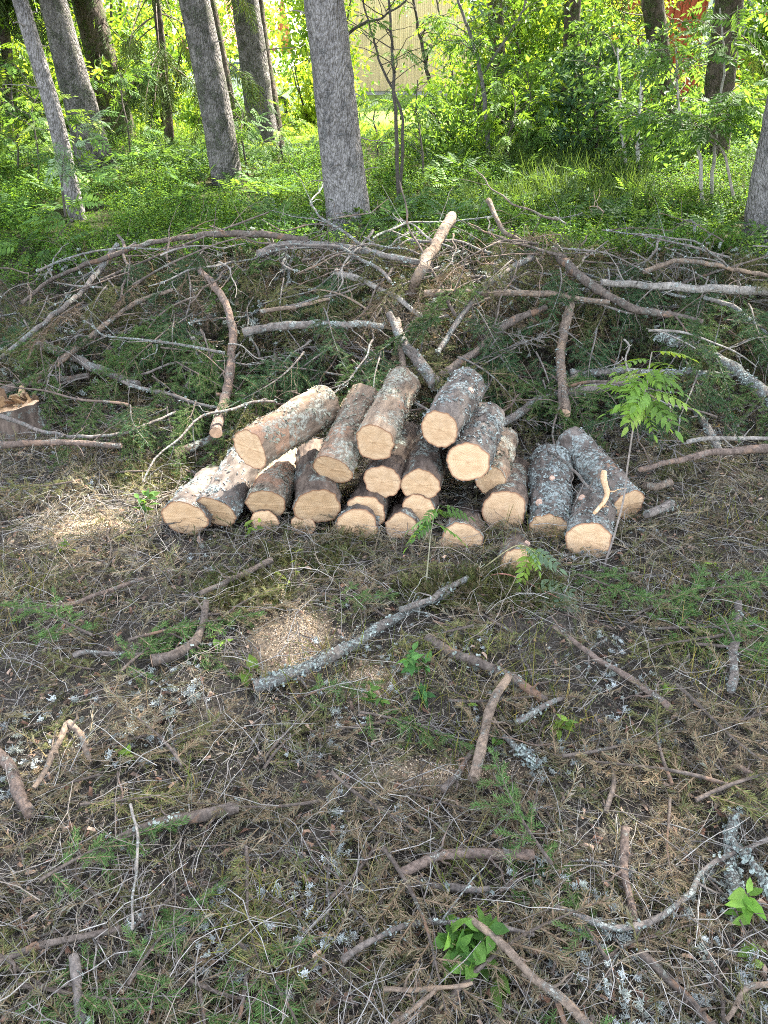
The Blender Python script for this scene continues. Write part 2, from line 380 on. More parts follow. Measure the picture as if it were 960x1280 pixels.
def build_ground():
    xs = spaced(-90, 90, -3.2, 3.2, .03); ys = spaced(-30, 150, .4, 6.4, .03)
    X, Y = np.meshgrid(xs, ys, indexing='ij'); Z = ground_h(X, Y) + .35 * mound_h(X, Y)
    P = np.stack([X, Y, Z], -1)
    n = fbm(P, 1.7, 4, 21)[..., None]; n2 = fbm(P, 5, 3, 24)[..., None]
    soil = np.array([.066, .057, .047]) * (1 + .5 * n); grey = np.array([.12, .105, .09])
    c = soil + (grey - soil) * np.clip(.4 + n2, 0, 1) * .6
    md = sstep(.04, .2, mound_h(X, Y))[..., None]; c = c * (1 - md) + md * np.array([.030, .025, .018])  # dark humus, painted darker to deepen the shade under the brush pile
    far = sstep(5.6, 7, Y)[..., None]; c = c * (1 - far) + far * (np.array([.05, .055, .022]) * (1 + .5 * n))
    litter = (sstep(7.4, 8.6, Y) * (1 - sstep(11.2, 12.6, Y)))[..., None] * np.clip(.2 + 1.4 * fbm(P, .5, 3, 40)[..., None], 0, 1)
    c = c * (1 - litter) + litter * np.array([.17, .105, .065])
    yard = sstep(11.5, 13.5, Y + 1.2 * fbm(P, .35, 2, 5))[..., None]
    lawn = np.array([.15, .22, .04]) * (1 + .45 * n)
    c = c * (1 - yard) + yard * lawn
    for e in SAWDUST:
        k = (1 - sstep(.45, 1.1, ell(X, Y, e) + .9 * fbm(P, 9, 3, 8)))[..., None] * .78
        c = c * (1 - k) + k * np.array([.50, .38, .26])
    g = Geo(); nx, ny = X.shape
    i, j = np.meshgrid(np.arange(nx - 1), np.arange(ny - 1), indexing='ij')
    Q = np.stack([i * ny + j, (i + 1) * ny + j, (i + 1) * ny + j + 1, i * ny + j + 1], -1)
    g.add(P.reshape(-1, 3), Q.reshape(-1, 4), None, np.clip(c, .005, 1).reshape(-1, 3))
    tag(g.build('ground', M['ground']), kind='structure')
build_ground()

# ------------------------------------------------------------------ logs
LOGS = [
 # face px, face width, back px, Y of the cut face, back width, bark, face slope, label
 ((230,648),56,(268,606),2.55,46,'log_grey',.6,'pale log lying lowest at the left end of the stack, its face turned away'),
 ((269,640),54,(322,560),2.58,50,'log_grey',.25,'grey lichened log under the tan peeling log at the left end of the stack'),
 ((333,631),50,(358,580),2.60,48,'log_tan',.6,'short log with sunlit side beneath the tan peeling log'),
 ((312,561),52,(406,506),2.58,50,'log_tan',.0,'tan peeling log lying slantwise on top of the left end of the stack'),
 ((397,634),60,(395,575),2.56,54,'log_dark',.5,'wide dark log with oval cut face at the bottom of the stack'),
 ((415,587),50,(458,497),2.62,42,'log_tan',.15,'tan log right of the slanting peeling log, below the sunlit top log'),
 ((468,553),50,(504,480),2.62,44,'log_tan',.0,'sunlit tan log on top of the stack, left of the grey topmost one'),
 ((477,603),46,(505,545),2.62,44,'log_dark',.0,'small log with a notched cut face directly below the sunlit top log'),
 ((459,640),47,(480,590),2.58,44,'log_dark',.2,'log with round pale face below the notched log'),
 ((446,660),54,(462,622),2.535,48,'log_grey',.35,'lowest log in the middle of the stack, face half sunk in litter'),
 ((525,606),48,(540,548),2.60,46,'log_dark',.2,'log with a furrowed pale face below the grey topmost log'),
 ((549,537),49,(583,482),2.64,52,'log_grey',.0,'thick grey lichened log lying topmost in the middle of the stack'),
 ((585,578),54,(606,524),2.62,50,'log_grey',.0,'log with star cracks in its face, resting right below the grey topmost log'),
 ((614,601),38,(630,550),2.74,36,'log_tan',.0,'thin log set back behind the star-cracked log, a stick across its face'),
 ((630,638),55,(640,596),2.62,52,'log_dark',.0,'log with clear round growth rings at the right end of the main stack'),
 ((523,637),42,(535,590),2.60,40,'log_dark',.2,'log half hidden under the furrowed log, its lower face in view'),
 ((502,661),42,(512,620),2.545,40,'log_dark',.2,'low log beside the leafy rowan shoot, left of it'),
 ((577,676),50,(588,640),2.46,46,'log_dark',.2,'low log behind the leafy rowan shoot, right of it'),
 ((687,665),52,(689,577),2.54,54,'log_lichen',-.1,'blue-grey lichened log propped upright with pink knots, face towards the ground'),
 ((735,677),56,(744,622),2.40,52,'log_grey',.1,'log leaning under the twigs right of the lichened propped log'),
 ((786,631),44,(714,553),2.66,54,'log_grey',.0,'rightmost log, lying away to the left with an oval cut face'),
 ((647,708),46,(641,672),2.27,46,'log_dark',.2,'frontmost log with a small face behind the wilted leaves'),
 ((331,653),34,(345,625),2.60,34,'log_dark',.4,'sliver of a log squeezed under the short sunlit-sided log'),
 ((379,658),30,(388,630),2.58,30,'log_dark',.2,'narrow low log between the wide dark log and the sunlit-sided log'),
]
def flakes_geo():
    g = Geo(); a = np.linspace(0, 2 * PI, 6)[:-1]
    for k in range(3):
        r = .0026 * (1 + .6 * R.random(5)); V = np.stack([np.cos(a) * r + R.normal(0, .0028), np.sin(a) * r + R.normal(0, .0028), R.random(5) * .0035], 1)
        V = np.vstack([V, V.mean(0) + [0, 0, -.001]])
        g.add(V, None, [[j, (j + 1) % 5, 5] for j in range(5)], (.25, .275, .25))
    return g
FLK = flakes_geo()
def build_log(idx, face, fw, back, Yf, bw, bark, slope, label, L=.47):
    Pf = at(*face, Yf); d = ray(*back); d = d / np.linalg.norm(d)
    v = Pf - CAM; b = v.dot(d); disc = b * b - (v.dot(v) - L * L)
    t = b + math.sqrt(disc) if disc > 0 else b
    Pb = CAM + d * t
    ax = Pb - Pf; ln_ = np.linalg.norm(ax); ax /= ln_
    if ln_ > L * 1.05: ln_ = L; Pb = Pf + ax * L
    rf = fw / 2 * depth(Pf) / F; rb = min(bw / 2 * depth(Pb) / F, rf * 1.12)
    xa = np.cross(ax, [0, 0, 1.]); xa /= np.linalg.norm(xa); ya = np.cross(ax, xa)    # ya points down-ish
    mw = Matrix(((xa[0], ya[0], ax[0], Pf[0]), (xa[1], ya[1], ax[1], Pf[1]), (xa[2], ya[2], ax[2], Pf[2]), (0, 0, 0, 1)))
    n, m = 80, 46; sd = idx * 3.7
    th = np.arange(n) * 2 * PI / n; s = np.linspace(0, 1, m)
    TH, S = np.meshgrid(th, s)
    r0 = rf + (rb - rf) * S
    U = np.stack([np.cos(TH), np.sin(TH), S * 2], -1)
    oval = 1 + .035 * np.cos(2 * TH + sd) + .02 * np.cos(3 * TH + 2 * sd)
    r = r0 * oval * (1 + .085 * fbm(U, 1.5, 3, sd)) 
    P3 = np.stack([np.cos(TH) * r0, np.sin(TH) * r0, S * ln_], -1)
    fine = fbm(P3 * [1, 1, .5], 60, 4, sd + 2); r = r + .0075 * fine + .011 * np.clip(fbm(P3, 24, 2, sd + 5), -.25, .6)
    sh = slope * np.clip(1 - S * 2.2, 0, 1)
    V = np.stack([np.cos(TH) * r, np.sin(TH) * r, S * ln_], -1); V[..., 2] += sh * V[..., 1]
    # ragged bark lip round the saw cut
    V[0, :, 2] += .003 * fbm(U[0] * 4, 2, 2, sd)
    g = Geo(); i, j = np.meshgrid(np.arange(m - 1), np.arange(n), indexing='ij'); j2 = (j + 1) % n
    Q = np.stack([i * n + j, (i + 1) * n + j, (i + 1) * n + j2, i * n + j2], -1).reshape(-1, 4)
    g.add(V.reshape(-1, 3), Q)
    lg = g.build('log', M[bark], matrix=mw); tag(lg, label, 'log', 'sawn spruce logs in the stack')
    ring_in = []
    for k, end in ((0, 0), (m - 1, 1)):
        rr = np.linspace(1, 0, 9)[:-1]; W = []
        cen = V[k].mean(0)
        for q in rr:
            w_ = cen + (V[k] - cen) * q; w_[:, 2] += (.0015 * vn(w_ * [30, 200, 1], 1, sd)) * (q < 1); W.append(w_)
        W = np.concatenate(W + [cen[None]]); c = np.concatenate([np.repeat(rr, n), [0]])
        gg = Geo(); ii, jj = np.meshgrid(np.arange(7), np.arange(n), indexing='ij'); jn = (jj + 1) % n
        QQ = np.stack([ii * n + jj, ii * n + jn, (ii + 1) * n + jn, (ii + 1) * n + jj], -1).reshape(-1, 4)
        TT = [[7 * n + q, 7 * n + (q + 1) % n, 8 * n] for q in range(n)]
        if end: QQ = QQ[:, ::-1]; TT = [t_[::-1] for t_ in TT]
        gg.add(W, QQ, TT, np.stack([c, c, c], -1))
        gg.build('cut_face', M['cut'], lg)
    # lichen flakes and bark scales standing off the bark
    if bark in ('log_grey', 'log_lichen', 'log_tan'):
        kf = {'log_grey': 480, 'log_lichen': 600, 'log_tan': 480}[bark]
        q = R.random(kf * 3); a_ = R.random(kf * 3) * 2 * PI
        ui = (q * (m - 1)).astype(int); ti = (a_ / (2 * PI) * n).astype(int) % n
        pos = V[ui, ti]; keep = fbm(pos, 14, 3, sd + 9) > -.02; pos = pos[keep][:kf]
        nor = pos.copy(); nor[:, 2] = 0; nor /= np.linalg.norm(nor, axis=1)[:, None]
        Mx = rot_to(nor + R.normal(0, .35, nor.shape), R.random(len(pos)) * 6)[:, :, [1, 2, 0]] * (.5 + R.random((len(pos), 1, 1)))
        gl = Geo(); tint = np.array([[1, 1, 1]]) * (.6 + .6 * R.random((len(pos), 1)))
        if bark == 'log_tan': tint = tint * [1.05, .92, .75]
        gl.inst(FLK, Mx, pos + nor * .001, tint); f = gl.build('lichen', M['lichen'], lg); f['kind'] = 'stuff'
    return lg, Pf, ax, (rf, rb, ln_)
log_obs = [build_log(k, *a) for k, a in enumerate(LOGS)]
def knot(lg_idx, px, py, r=.013, ln_=.007):
    lg = log_obs[lg_idx][0]
    Pf, ax, (rf, rb, L) = log_obs[lg_idx][1:]
    d = ray(px, py); d /= np.linalg.norm(d)
    # where the pixel's ray meets the log's cylinder
    w0 = CAM - Pf; dp = d - ax * d.dot(ax); wp = w0 - ax * w0.dot(ax); rm = (rf + rb) / 2
    A, B, C_ = dp.dot(dp), 2 * dp.dot(wp), wp.dot(wp) - rm * rm; D = B * B - 4 * A * C_
    t = (-B - math.sqrt(max(D, 0))) / (2 * A); p = CAM + d * t
    out = p - Pf - ax * (p - Pf).dot(ax); out /= np.linalg.norm(out)
    g = Geo(); q = np.array([p - out * .02, p + out * ln_ * .5, p + out * ln_])
    iv = np.linalg.inv(np.array(lg.matrix_world)); loc = (np.c_[q, np.ones(3)] @ iv.T)[:, :3]
    tube(g, loc, [r * 1.4, r * 1.1, r], 14, (.50, .33, .24), 0, True, .3)
    g.build('knot', M['chip'], lg)
knot(18, 674, 628); knot(19, 727, 622, .013); knot(21, 659, 679, .009); knot(18, 690, 598, .011); knot(11, 588, 488, .012); knot(16, 560, 602, .01, .02)

# ------------------------------------------------------------------ needles and boughs
def needle_geo(l=.017, wd=.0021):
    g = Geo(); g.add([[0, -wd * .4, 0], [l, -wd * .25, 0], [l, wd * .25, 0], [0, wd * .4, 0]], [[0, 1, 2, 3]], None, (1, 1, 1)); return g
NEED = needle_geo()
def needles_on(P, step, col, var=.25, keep=1., size=1., flat=.6):
    """matrices / positions / tints of needles along a polyline"""
    seg = np.linalg.norm(np.diff(P, axis=0), axis=1); L = seg.sum(); n = max(2, int(L / step))
    cum = np.concatenate([[0], np.cumsum(seg)]); s = np.sort(R.random(n)) * L
    pos = np.stack([np.interp(s, cum, P[:, k]) for k in range(3)], 1)
    T, N, B = frames(P); ti = np.clip(np.searchsorted(cum, s) - 1, 0, len(P) - 1)
    t, nn = T[ti], N[ti]; up = np.array([0, 0, 1.]); side = np.cross(up, t); side /= np.linalg.norm(side, axis=1)[:, None] + 1e-6; u2 = np.cross(t, side)
    a = R.random(n) * 2 * PI
    rad = side * np.cos(a)[:, None] + u2 * (np.sin(a) * (1 - flat) + .25 * flat)[:, None]
    D = t * .75 + rad * (.8 + .3 * R.random((n, 1)))
    Mx = rot_to(D, R.random(n) * 3) * (size * (.7 + .5 * R.random((n, 1, 1))))
    k = R.random(n) < keep
    tint = np.asarray(col) * (1 + var * R.normal(0, 1, (n, 1))) * np.array([1 + .1 * R.normal(0, 1, n), np.ones(n), np.ones(n)]).T
    return Mx[k], pos[k], np.clip(tint[k], .004, 1)
def make_bough(L=.8, droop=.25, ncol=(.035, .065, .018), keep=1., scol=(.20, .14, .09), dens=.0010, seed=0, r=.006, spread=.36, thick=1.):
    """one spruce bough along +x: stem, and needles with the fine side shoots"""
    st = Geo(); nd = Geo(); n = 22
    x = np.linspace(0, L, n); stem = np.stack([x, .05 * L * np.sin(x * 4 / L + seed), -droop * L * (x / L) ** 2], 1)
    tube(st, stem, np.linspace(r, r * .25, n), 5, scol)
    lines = [stem[n // 3:]]
    twigs = Geo()
    nl = int(L / .035)
    for k in range(nl):
        f = .08 + .9 * k / nl; i = f * (n - 1); i0 = int(i); p = stem[i0] + (stem[min(i0 + 1, n - 1)] - stem[i0]) * (i - i0)
        sg = 1 if k % 2 else -1; ll = spread * L * (1 - f * .85) * (.6 + .6 * R.random()) * min(1, f * 4 + .35)
        ang = math.radians(50 + 14 * R.normal()) * sg; m = 7; s = np.linspace(0, ll, m)
        lat = np.stack([p[0] + s * math.cos(ang), p[1] + s * math.sin(ang), p[2] + .03 * R.normal() * s / ll - droop * .9 * s ** 2 / max(ll, .1) - .15 * s], 1)
        tube(twigs, lat, np.linspace(.0022, .0009, m) * thick, 3, np.array(scol) * .9, caps=False); lines.append(lat)
        for q in range(int(ll / .035)):
            h = .2 + .75 * q / max(1, int(ll / .035)); pp = lat[0] + (lat[-1] - lat[0]) * h; pp = lat[min(int(h * (m - 1)), m - 1)]
            l3 = .3 * ll * (1.1 - h) * (.6 + .7 * R.random()) + .02; a3 = ang + (1 if q % 2 else -1) * math.radians(45 + 10 * R.normal())
            s3 = np.linspace(0, l3, 4); sub = np.stack([pp[0] + s3 * math.cos(a3), pp[1] + s3 * math.sin(a3), pp[2] - .35 * s3 + .02 * R.normal() * s3 / l3], 1)
            tube(twigs, sub, np.linspace(.0013, .0007, 4) * thick, 3, np.array(scol) * .85, caps=False); lines.append(sub)
    for li in lines:
        a, b, c = needles_on(li, dens, ncol, keep=keep); nd.inst(NEED, a, b, c)
    V, C, Q, T, mq, mt = twigs.arr(); nd.add(V, Q, None, C, 1)
    return st, nd
def bough_proto(name, label, cat, stem_mat, **kw):
    st, nd = make_bough(**kw)
    o = st.build(name, stem_mat); tag(o, label, cat)
    nd.build('needles', [M['needle'], M['twig']], o, smooth=False); return o

# ------------------------------------------------------------------ sticks and branches
def bend_pts(pts, step=.03, jit=.004, seed=0):
    P = np.asarray(pts, float); L = np.linalg.norm(np.diff(P, axis=0), axis=1).sum()
    n = int(max(10, min(110, L / step))); C = catmull(P, n)
    e = np.sin(np.linspace(0, PI, n))[:, None] ** .5
    return C + e * jit * np.stack([fbm(C, 9, 2, seed), fbm(C, 9, 2, seed + 3), fbm(C, 9, 2, seed + 6)], 1) * 2
def stick(name, P, r0, r1, mt, label=None, cat='branch', group=None, cut=False, twigs=3, lich=0, sides=9, seed=0, cutcol=None):
    g = Geo(); n = len(P); o = P[0].copy()
    rad = np.linspace(r0, r1, n) * (1 + .12 * fbm(P, 18, 2, seed))
    rad = rad * (1 + .35 * np.clip(vn(P, 26, seed + 3), .35, 1) - .12)
    tube(g, P, rad, sides, (.2, .2, .2), 0, True, .32, seed)
    T, N, B = frames(P); L = np.linalg.norm(np.diff(P, axis=0), axis=1).sum()
    for k in range(twigs):
        i = int(n * (.15 + .8 * R.random())) - 1; a = R.random() * 6.3
        d = T[i] * (.3 + .6 * R.random()) + (N[i] * math.cos(a) + B[i] * math.sin(a)); d /= np.linalg.norm(d)
        l = min(.22, L * .3) * (.25 + R.random()); m = 6; s = np.linspace(0, l, m)[:, None]
        tw = P[i] + d * s + np.cumsum(R.normal(0, .005, (m, 3)), 0) + np.array([0, 0, -.25]) * s ** 2 * (R.random() * 3)
        tube(g, tw, np.linspace(min(rad[i] * .5, .004), .0008, m), 5, (.2, .2, .2), 0, False)
    ob = g.build(name, M[mt], origin=o)
    if label: tag(ob, label, cat, group)
    if cut:
        c = Geo(); q = P[0] - T[0] * .0015; a = np.arange(12) * PI / 6
        V = q + rad[0] * .98 * (np.cos(a)[:, None] * N[0] + np.sin(a)[:, None] * B[0])
        V2 = q - T[0] * .001 + rad[0] * .5 * (np.cos(a)[:, None] * N[0] + np.sin(a)[:, None] * B[0])
        W = np.vstack([V, V2, (q - T[0] * .001)[None]]) - o; A = np.arange(12); A2 = (A + 1) % 12
        c.add(W, np.stack([A, A2, 12 + A2, 12 + A], 1), [[12 + k, 12 + (k + 1) % 12, 24] for k in range(12)], cutcol if cutcol is not None else (.50, .33, .22))
        c.build('cut_end', M['chip'], ob, smooth=False)
    if lich:
        i = R.integers(0, n, lich * 5); kk = fbm(P[i], 8, 2, seed + 4) > -.05; i = i[kk][:lich * 2]; a = R.random(len(i)) * 6.3 
        nr = N[i] * np.cos(a)[:, None] + B[i] * np.sin(a)[:, None]; pos = P[i] + nr * rad[i][:, None] + R.normal(0, .008, (len(i), 3)) * np.abs(T[i])
        Mx = rot_to(nr + R.normal(0, .4, nr.shape), R.random(len(i)) * 6)[:, :, [1, 2, 0]] * (.6 + 1. * R.random((len(i), 1, 1))) * min(1., .25 + max(r0, r1) / .016)
        f = Geo(); f.inst(FLK, Mx, pos - o, np.array([[1.05, 1.08, 1.05]]) * (.7 + .5 * R.random((len(i), 1)))); x = f.build('lichen', M['lichen'], ob); x['kind'] = 'stuff'
    return ob
def px_line(pts, lift):
    lf = lift if isinstance(lift, (list, tuple)) else [lift] * len(pts)
    return [on(x, y, l) for (x, y), l in zip(pts, lf)]

# (photo polyline from the thick end, thick half-width px, thin half-width px, lift m, bark, cut end?, twigs, lichen, label)
NOTED = [
 # --- in and on the brush pile
 ([(385,300),(300,291),(225,296),(150,315),(75,344),(28,378)],4.5,2.2,.12,'br_brown',0,4,0,'long arched brown branch along the top left of the brush pile'),
 ([(147,306),(115,350),(65,397),(-5,452)],4,2.5,.10,'br_grey',0,4,0,'dark straight branch slanting down at the left end of the brush pile'),
 ([(322,318),(360,306),(425,309),(480,319),(540,331)],6,3.5,.13,'br_grey',0,4,20,'thick grey branch on the crest of the pile below the large spruce trunk'),
 ([(270,541),(287,466),(291,410),(275,368),(250,338)],6.5,4,.12,'br_red',1,3,0,'rusty upright branch leaning on the pile left of the log stack'),
 ([(40,476),(100,432),(130,407),(175,376),(217,362)],4,2.5,.10,'br_tan',0,3,0,'tan branch slanting up through the left of the brush pile'),
 ([(47,430),(100,451),(172,481)],6.5,5,.09,'br_grey',1,2,30,'thick grey lichened stub above the split stump'),
 ([(2,489),(55,476),(112,470)],5.5,4,.08,'br_brown',0,1,0,'straight brown pole just above the split stump'),
 ([(305,416),(360,408),(430,406),(480,409)],6,4,.12,'br_grey',0,4,25,'grey horizontal branch in the pile above the slanting tan log'),
 ([(325,390),(370,383),(412,374)],3,2,.12,'br_tan',0,2,0,'thin tan twig in the pile above the grey horizontal branch'),
 ([(420,339),(480,362),(530,398)],4.5,2.5,.11,'br_white',0,3,10,'pale bowed branch below the crest of the pile'),
 ([(0,556),(80,554),(152,557)],4.5,3.5,.10,'br_red',0,1,0,'long reddish pole in front of the split stump'),
 ([(222,567),(260,552),(300,537)],6,6,.06,'log_dark',1,0,0,'short dark pole with cut end poking out beside the tan peeling log'),
 ([(512,370),(530,330),(565,270)],6.5,7,[.10,.25,.30],'br_tan',1,2,0,'thick tan stick standing up out of the crest of the pile'),
 ([(668,320),(615,350),(580,392),(547,441)],4.5,3,.13,'br_grey',0,6,25,'grey lichened branch slanting down in the middle of the pile'),
 ([(530,367),(605,367),(690,368),(762,378)],5,3,.13,'br_tan',0,5,0,'long tan branch lying level across the middle of the pile'),
 ([(693,314),(725,345),(780,380),(820,390),(878,403)],6,4,.13,'br_brown',0,4,10,'thick brown branch slanting down right in the pile'),
 ([(965,365),(890,362),(820,359),(752,353)],6,4,.12,'br_white',0,4,30,'bleached branch lying level at the right of the pile'),
 ([(805,339),(860,327),(965,346)],3.5,2.5,.13,'br_tan',0,3,0,'thin arched branch on the crest at the right of the pile'),
 ([(706,517),(702,440),(714,378)],6.5,6,[.16,.17,.14],'br_tan',1,1,30,'upright tan stick with sawn lower end right of the log stack'),
 ([(625,531),(680,498),(740,486),(795,474)],5,7,.10,'br_grey',0,2,20,'grey branch with torn tip running right from the log stack'),
 ([(965,500),(920,462),(870,435),(822,419)],8,6,.13,'br_lichen',0,3,200,'thick branch shaggy with pale lichen at the right of the pile'),
 ([(546,482),(515,442),(486,392)],9,5,.12,'br_grey',0,2,30,'thick grey branch reaching down to the topmost log'),
 ([(550,471),(605,431),(640,402),(682,384)],5.5,4,.10,'br_brown',0,3,0,'brown branch rising right from behind the topmost log'),
 ([(503,462),(500,424),(496,398)],5,4,.10,'br_tan',0,1,0,'short upright stub behind the sunlit top log'),
 ([(712,467),(790,463),(915,470)],5,4,.10,'br_lichen',0,3,60,'level lichened branch behind the green rowan shoot'),
 ([(965,560),(877,569),(800,587)],5.5,3,.10,'br_red',0,2,0,'long rusty branch lying right of the log stack'),
 ([(860,552),(911,548),(965,549)],3,2.5,.12,'br_white',0,2,0,'thin bleached stick just above the long rusty branch'),
 ([(902,566),(888,540),(868,512)],5,4,.08,'br_white',0,1,40,'short bleached stick dropping from the pile to the long rusty branch'),
 ([(838,603),(806,607)],5.5,5,.05,'br_tan',1,0,0,'short tan stub right of the rightmost log, the upper one'),
 ([(838,630),(808,643)],6,5,.05,'br_grey',1,0,10,'short grey stub right of the rightmost log, the lower one'),
 ([(671,555),(712,585),(744,614)],2.2,1.6,[.12,.2,.2],'br_grey',0,2,0,'thin grey twig lying across the propped lichened log'),
 ([(755,590),(756,615),(743,641)],4.5,2.2,[.16,.14,.12],'cut',0,0,0,'pale torn splinter hanging beside the rightmost log'),
 ([(960,420),(925,390),(880,372)],4,2.5,.14,'br_lichen',0,4,60,'crooked lichened branch under the bleached one at the right edge'),
 ([(0,520),(60,540),(140,545),(220,515)],3,1.5,.14,'br_grey',0,4,0,'thin grey bowed twig behind the reddish pole'),
 ([(610,250),(628,285),(650,300)],3.5,2,[.3,.18,.12],'br_tan',0,3,0,'pale bent twig pointing up on the crest of the pile'),
 # --- in front of the logs
 ([(318,859),(385,835),(440,806),(500,770),(560,742)],9.5,6,.025,'br_lichen',1,3,90,'long grey lichened branch with a pink sawn end in front of the log stack'),
 ([(190,826),(222,815),(247,794),(258,752)],8.5,5,.03,'br_brown',1,2,10,'bent brown stick with pale sawn end left of the sawdust'),
 ([(92,820),(130,815),(182,817)],4,2.5,.03,'br_grey',1,2,0,'thin stick with sawn end left of the bent brown stick'),
 ([(178,724),(90,756),(20,766)],3,4,.03,'br_red',0,3,0,'thin reddish stick in the sunny litter at the left'),
 ([(84,905),(65,940),(42,985)],6,3.5,.05,'br_tan',0,1,0,'snapped tan stick, the longer half, at the left edge'),
 ([(86,903),(98,917),(112,947)],5.5,3,.05,'br_tan',0,1,0,'snapped tan stick, the shorter half, beside the longer half'),
 ([(38,1016),(20,980),(-6,938)],9,8,.03,'br_red',0,0,0,'thick rusty stick cut off by the left edge'),
 ([(535,797),(585,822),(640,850),(682,876)],7.5,6,.03,'br_brown',0,2,20,'brown branch crossing behind the pale leaning stick'),
 ([(636,845),(612,898),(592,975)],6,8,[.07,.05,.03],'br_tan',1,1,0,'pale tan stick with broken lower end in the middle of the litter'),
 ([(840,888),(800,856),(740,821),(692,783)],5,3.5,.035,'br_red',0,3,0,'long thin reddish branch slanting across the litter right of centre'),
 ([(922,752),(919,810),(914,862)],6.5,6,.03,'br_grey',0,1,15,'straight grey stick lying upright in the picture near the right edge'),
 ([(629,920),(650,936),(672,953)],4.5,6,.03,'br_lichen',1,0,50,'short lichened stick with pale end right of the pale tan stick'),
 ([(592,940),(575,962),(552,987)],4,5,.03,'br_brown',0,1,0,'short brown stick crossing the lower end of the pale tan stick'),
 ([(643,903),(675,889),(705,873)],5,3.5,.03,'br_grey',0,1,10,'short grey stick right of the pale tan stick, above the lichened one'),
 ([(298,1009),(240,1018),(193,1031),(118,1066)],9.5,6,.03,'br_brown',0,2,20,'thick brown branch at the lower left with lichen around it'),
 ([(-5,1203),(60,1176),(150,1160)],6.5,4,.03,'br_brown',0,3,0,'brown branch at the left edge near the bottom'),
 ([(92,1195),(100,1240),(106,1290)],7,7,.02,'br_grey',0,1,20,'grey stick running off the bottom edge at the left'),
 ([(163,1005),(168,1062),(165,1162)],2.2,1.6,.06,'br_white',0,3,0,'thin pale twig standing over the thick brown branch'),
 ([(500,1092),(545,1075),(590,1067),(668,1068)],6.5,8,.04,'br_red',0,2,0,'rusty bowed branch with torn pale tip above the leafy sprig'),
 ([(505,1098),(555,1105),(612,1110)],6,4,.03,'br_grey',0,3,15,'grey branch under the rusty bowed branch'),
 ([(428,1200),(480,1168),(530,1157),(598,1155),(668,1168)],4.5,3,.04,'br_grey',0,2,25,'bleached branch lying level just above the leafy sprig'),
 ([(587,1147),(645,1195),(682,1232),(745,1292)],5.5,7.5,.06,'br_tan',0,2,0,'tan branch slanting off the bottom edge right of the leafy sprig'),
 ([(480,1236),(540,1232),(590,1229)],3.5,3,.06,'br_tan',0,1,0,'thin tan stick lying level below the leafy sprig'),
 ([(486,1290),(545,1236)],3.5,3,.07,'br_tan',0,1,0,'thin tan stick slanting down from the level one below the leafy sprig'),
 ([(782,1035),(780,1092),(797,1165)],7,5,.03,'br_red',0,1,0,'straight rusty stick at the lower right'),
 ([(695,1135),(790,1162),(868,1112),(905,1075),(965,1046)],4.8,3,.04,'br_grey',0,6,30,'long pale branch bowing across the lower right'),
 ([(923,1127),(915,1072),(918,1018)],10,8,.03,'br_lichen',1,0,60,'thick lichened stick with sawn end at the right edge'),
 ([(800,1190),(850,1240),(897,1285)],6.5,5,.03,'br_brown',0,1,10,'brown stick slanting off the bottom edge at the right'),
 ([(965,1124),(940,1085),(914,1048)],6.5,5,.05,'br_lichen',0,2,50,'lichened stick crossing over at the right edge'),
 ([(965,1230),(930,1241),(908,1275)],4.5,3,.05,'br_tan',0,2,0,'tan forked twig in the bottom right corner'),
 ([(920,957),(965,986)],5,6,.04,'br_red',0,1,0,'reddish stick cut off by the right edge above the lichened ones'),
 ([(757,1015),(765,985),(772,950)],4,3,.03,'br_brown',0,2,0,'short brown stick above the straight rusty stick'),
 ([(340,700),(300,718),(250,742)],5,3.5,.04,'br_brown',0,2,0,'brown stick at the foot of the log stack beside the bright leaves'),
 ([(585,723),(540,745),(500,762)],5,4,.04,'br_grey',0,2,10,'thin grey stick under the wilted rowan sprig'),
]
for k, (pts, ra, rb, lift, mt, cut, tw, li, label) in enumerate(NOTED):
    P = bend_pts(px_line(pts, [q + .03 for q in lift] if isinstance(lift, list) else lift + .09 if k < 28 and lift > .09 else lift * 1.35 + .012), .015, .011, k)
    dd = depth(P.mean(0)) / F
    stick('branch' if len(pts) > 2 else 'stick', P, ra * dd * (.97 if k < 35 else .86), rb * dd * (.97 if k < 35 else .86), mt, label, 'branch' if len(pts) > 2 else 'stick', 'noted branches on the felling site', bool(cut), tw + 3, li, 12, k)

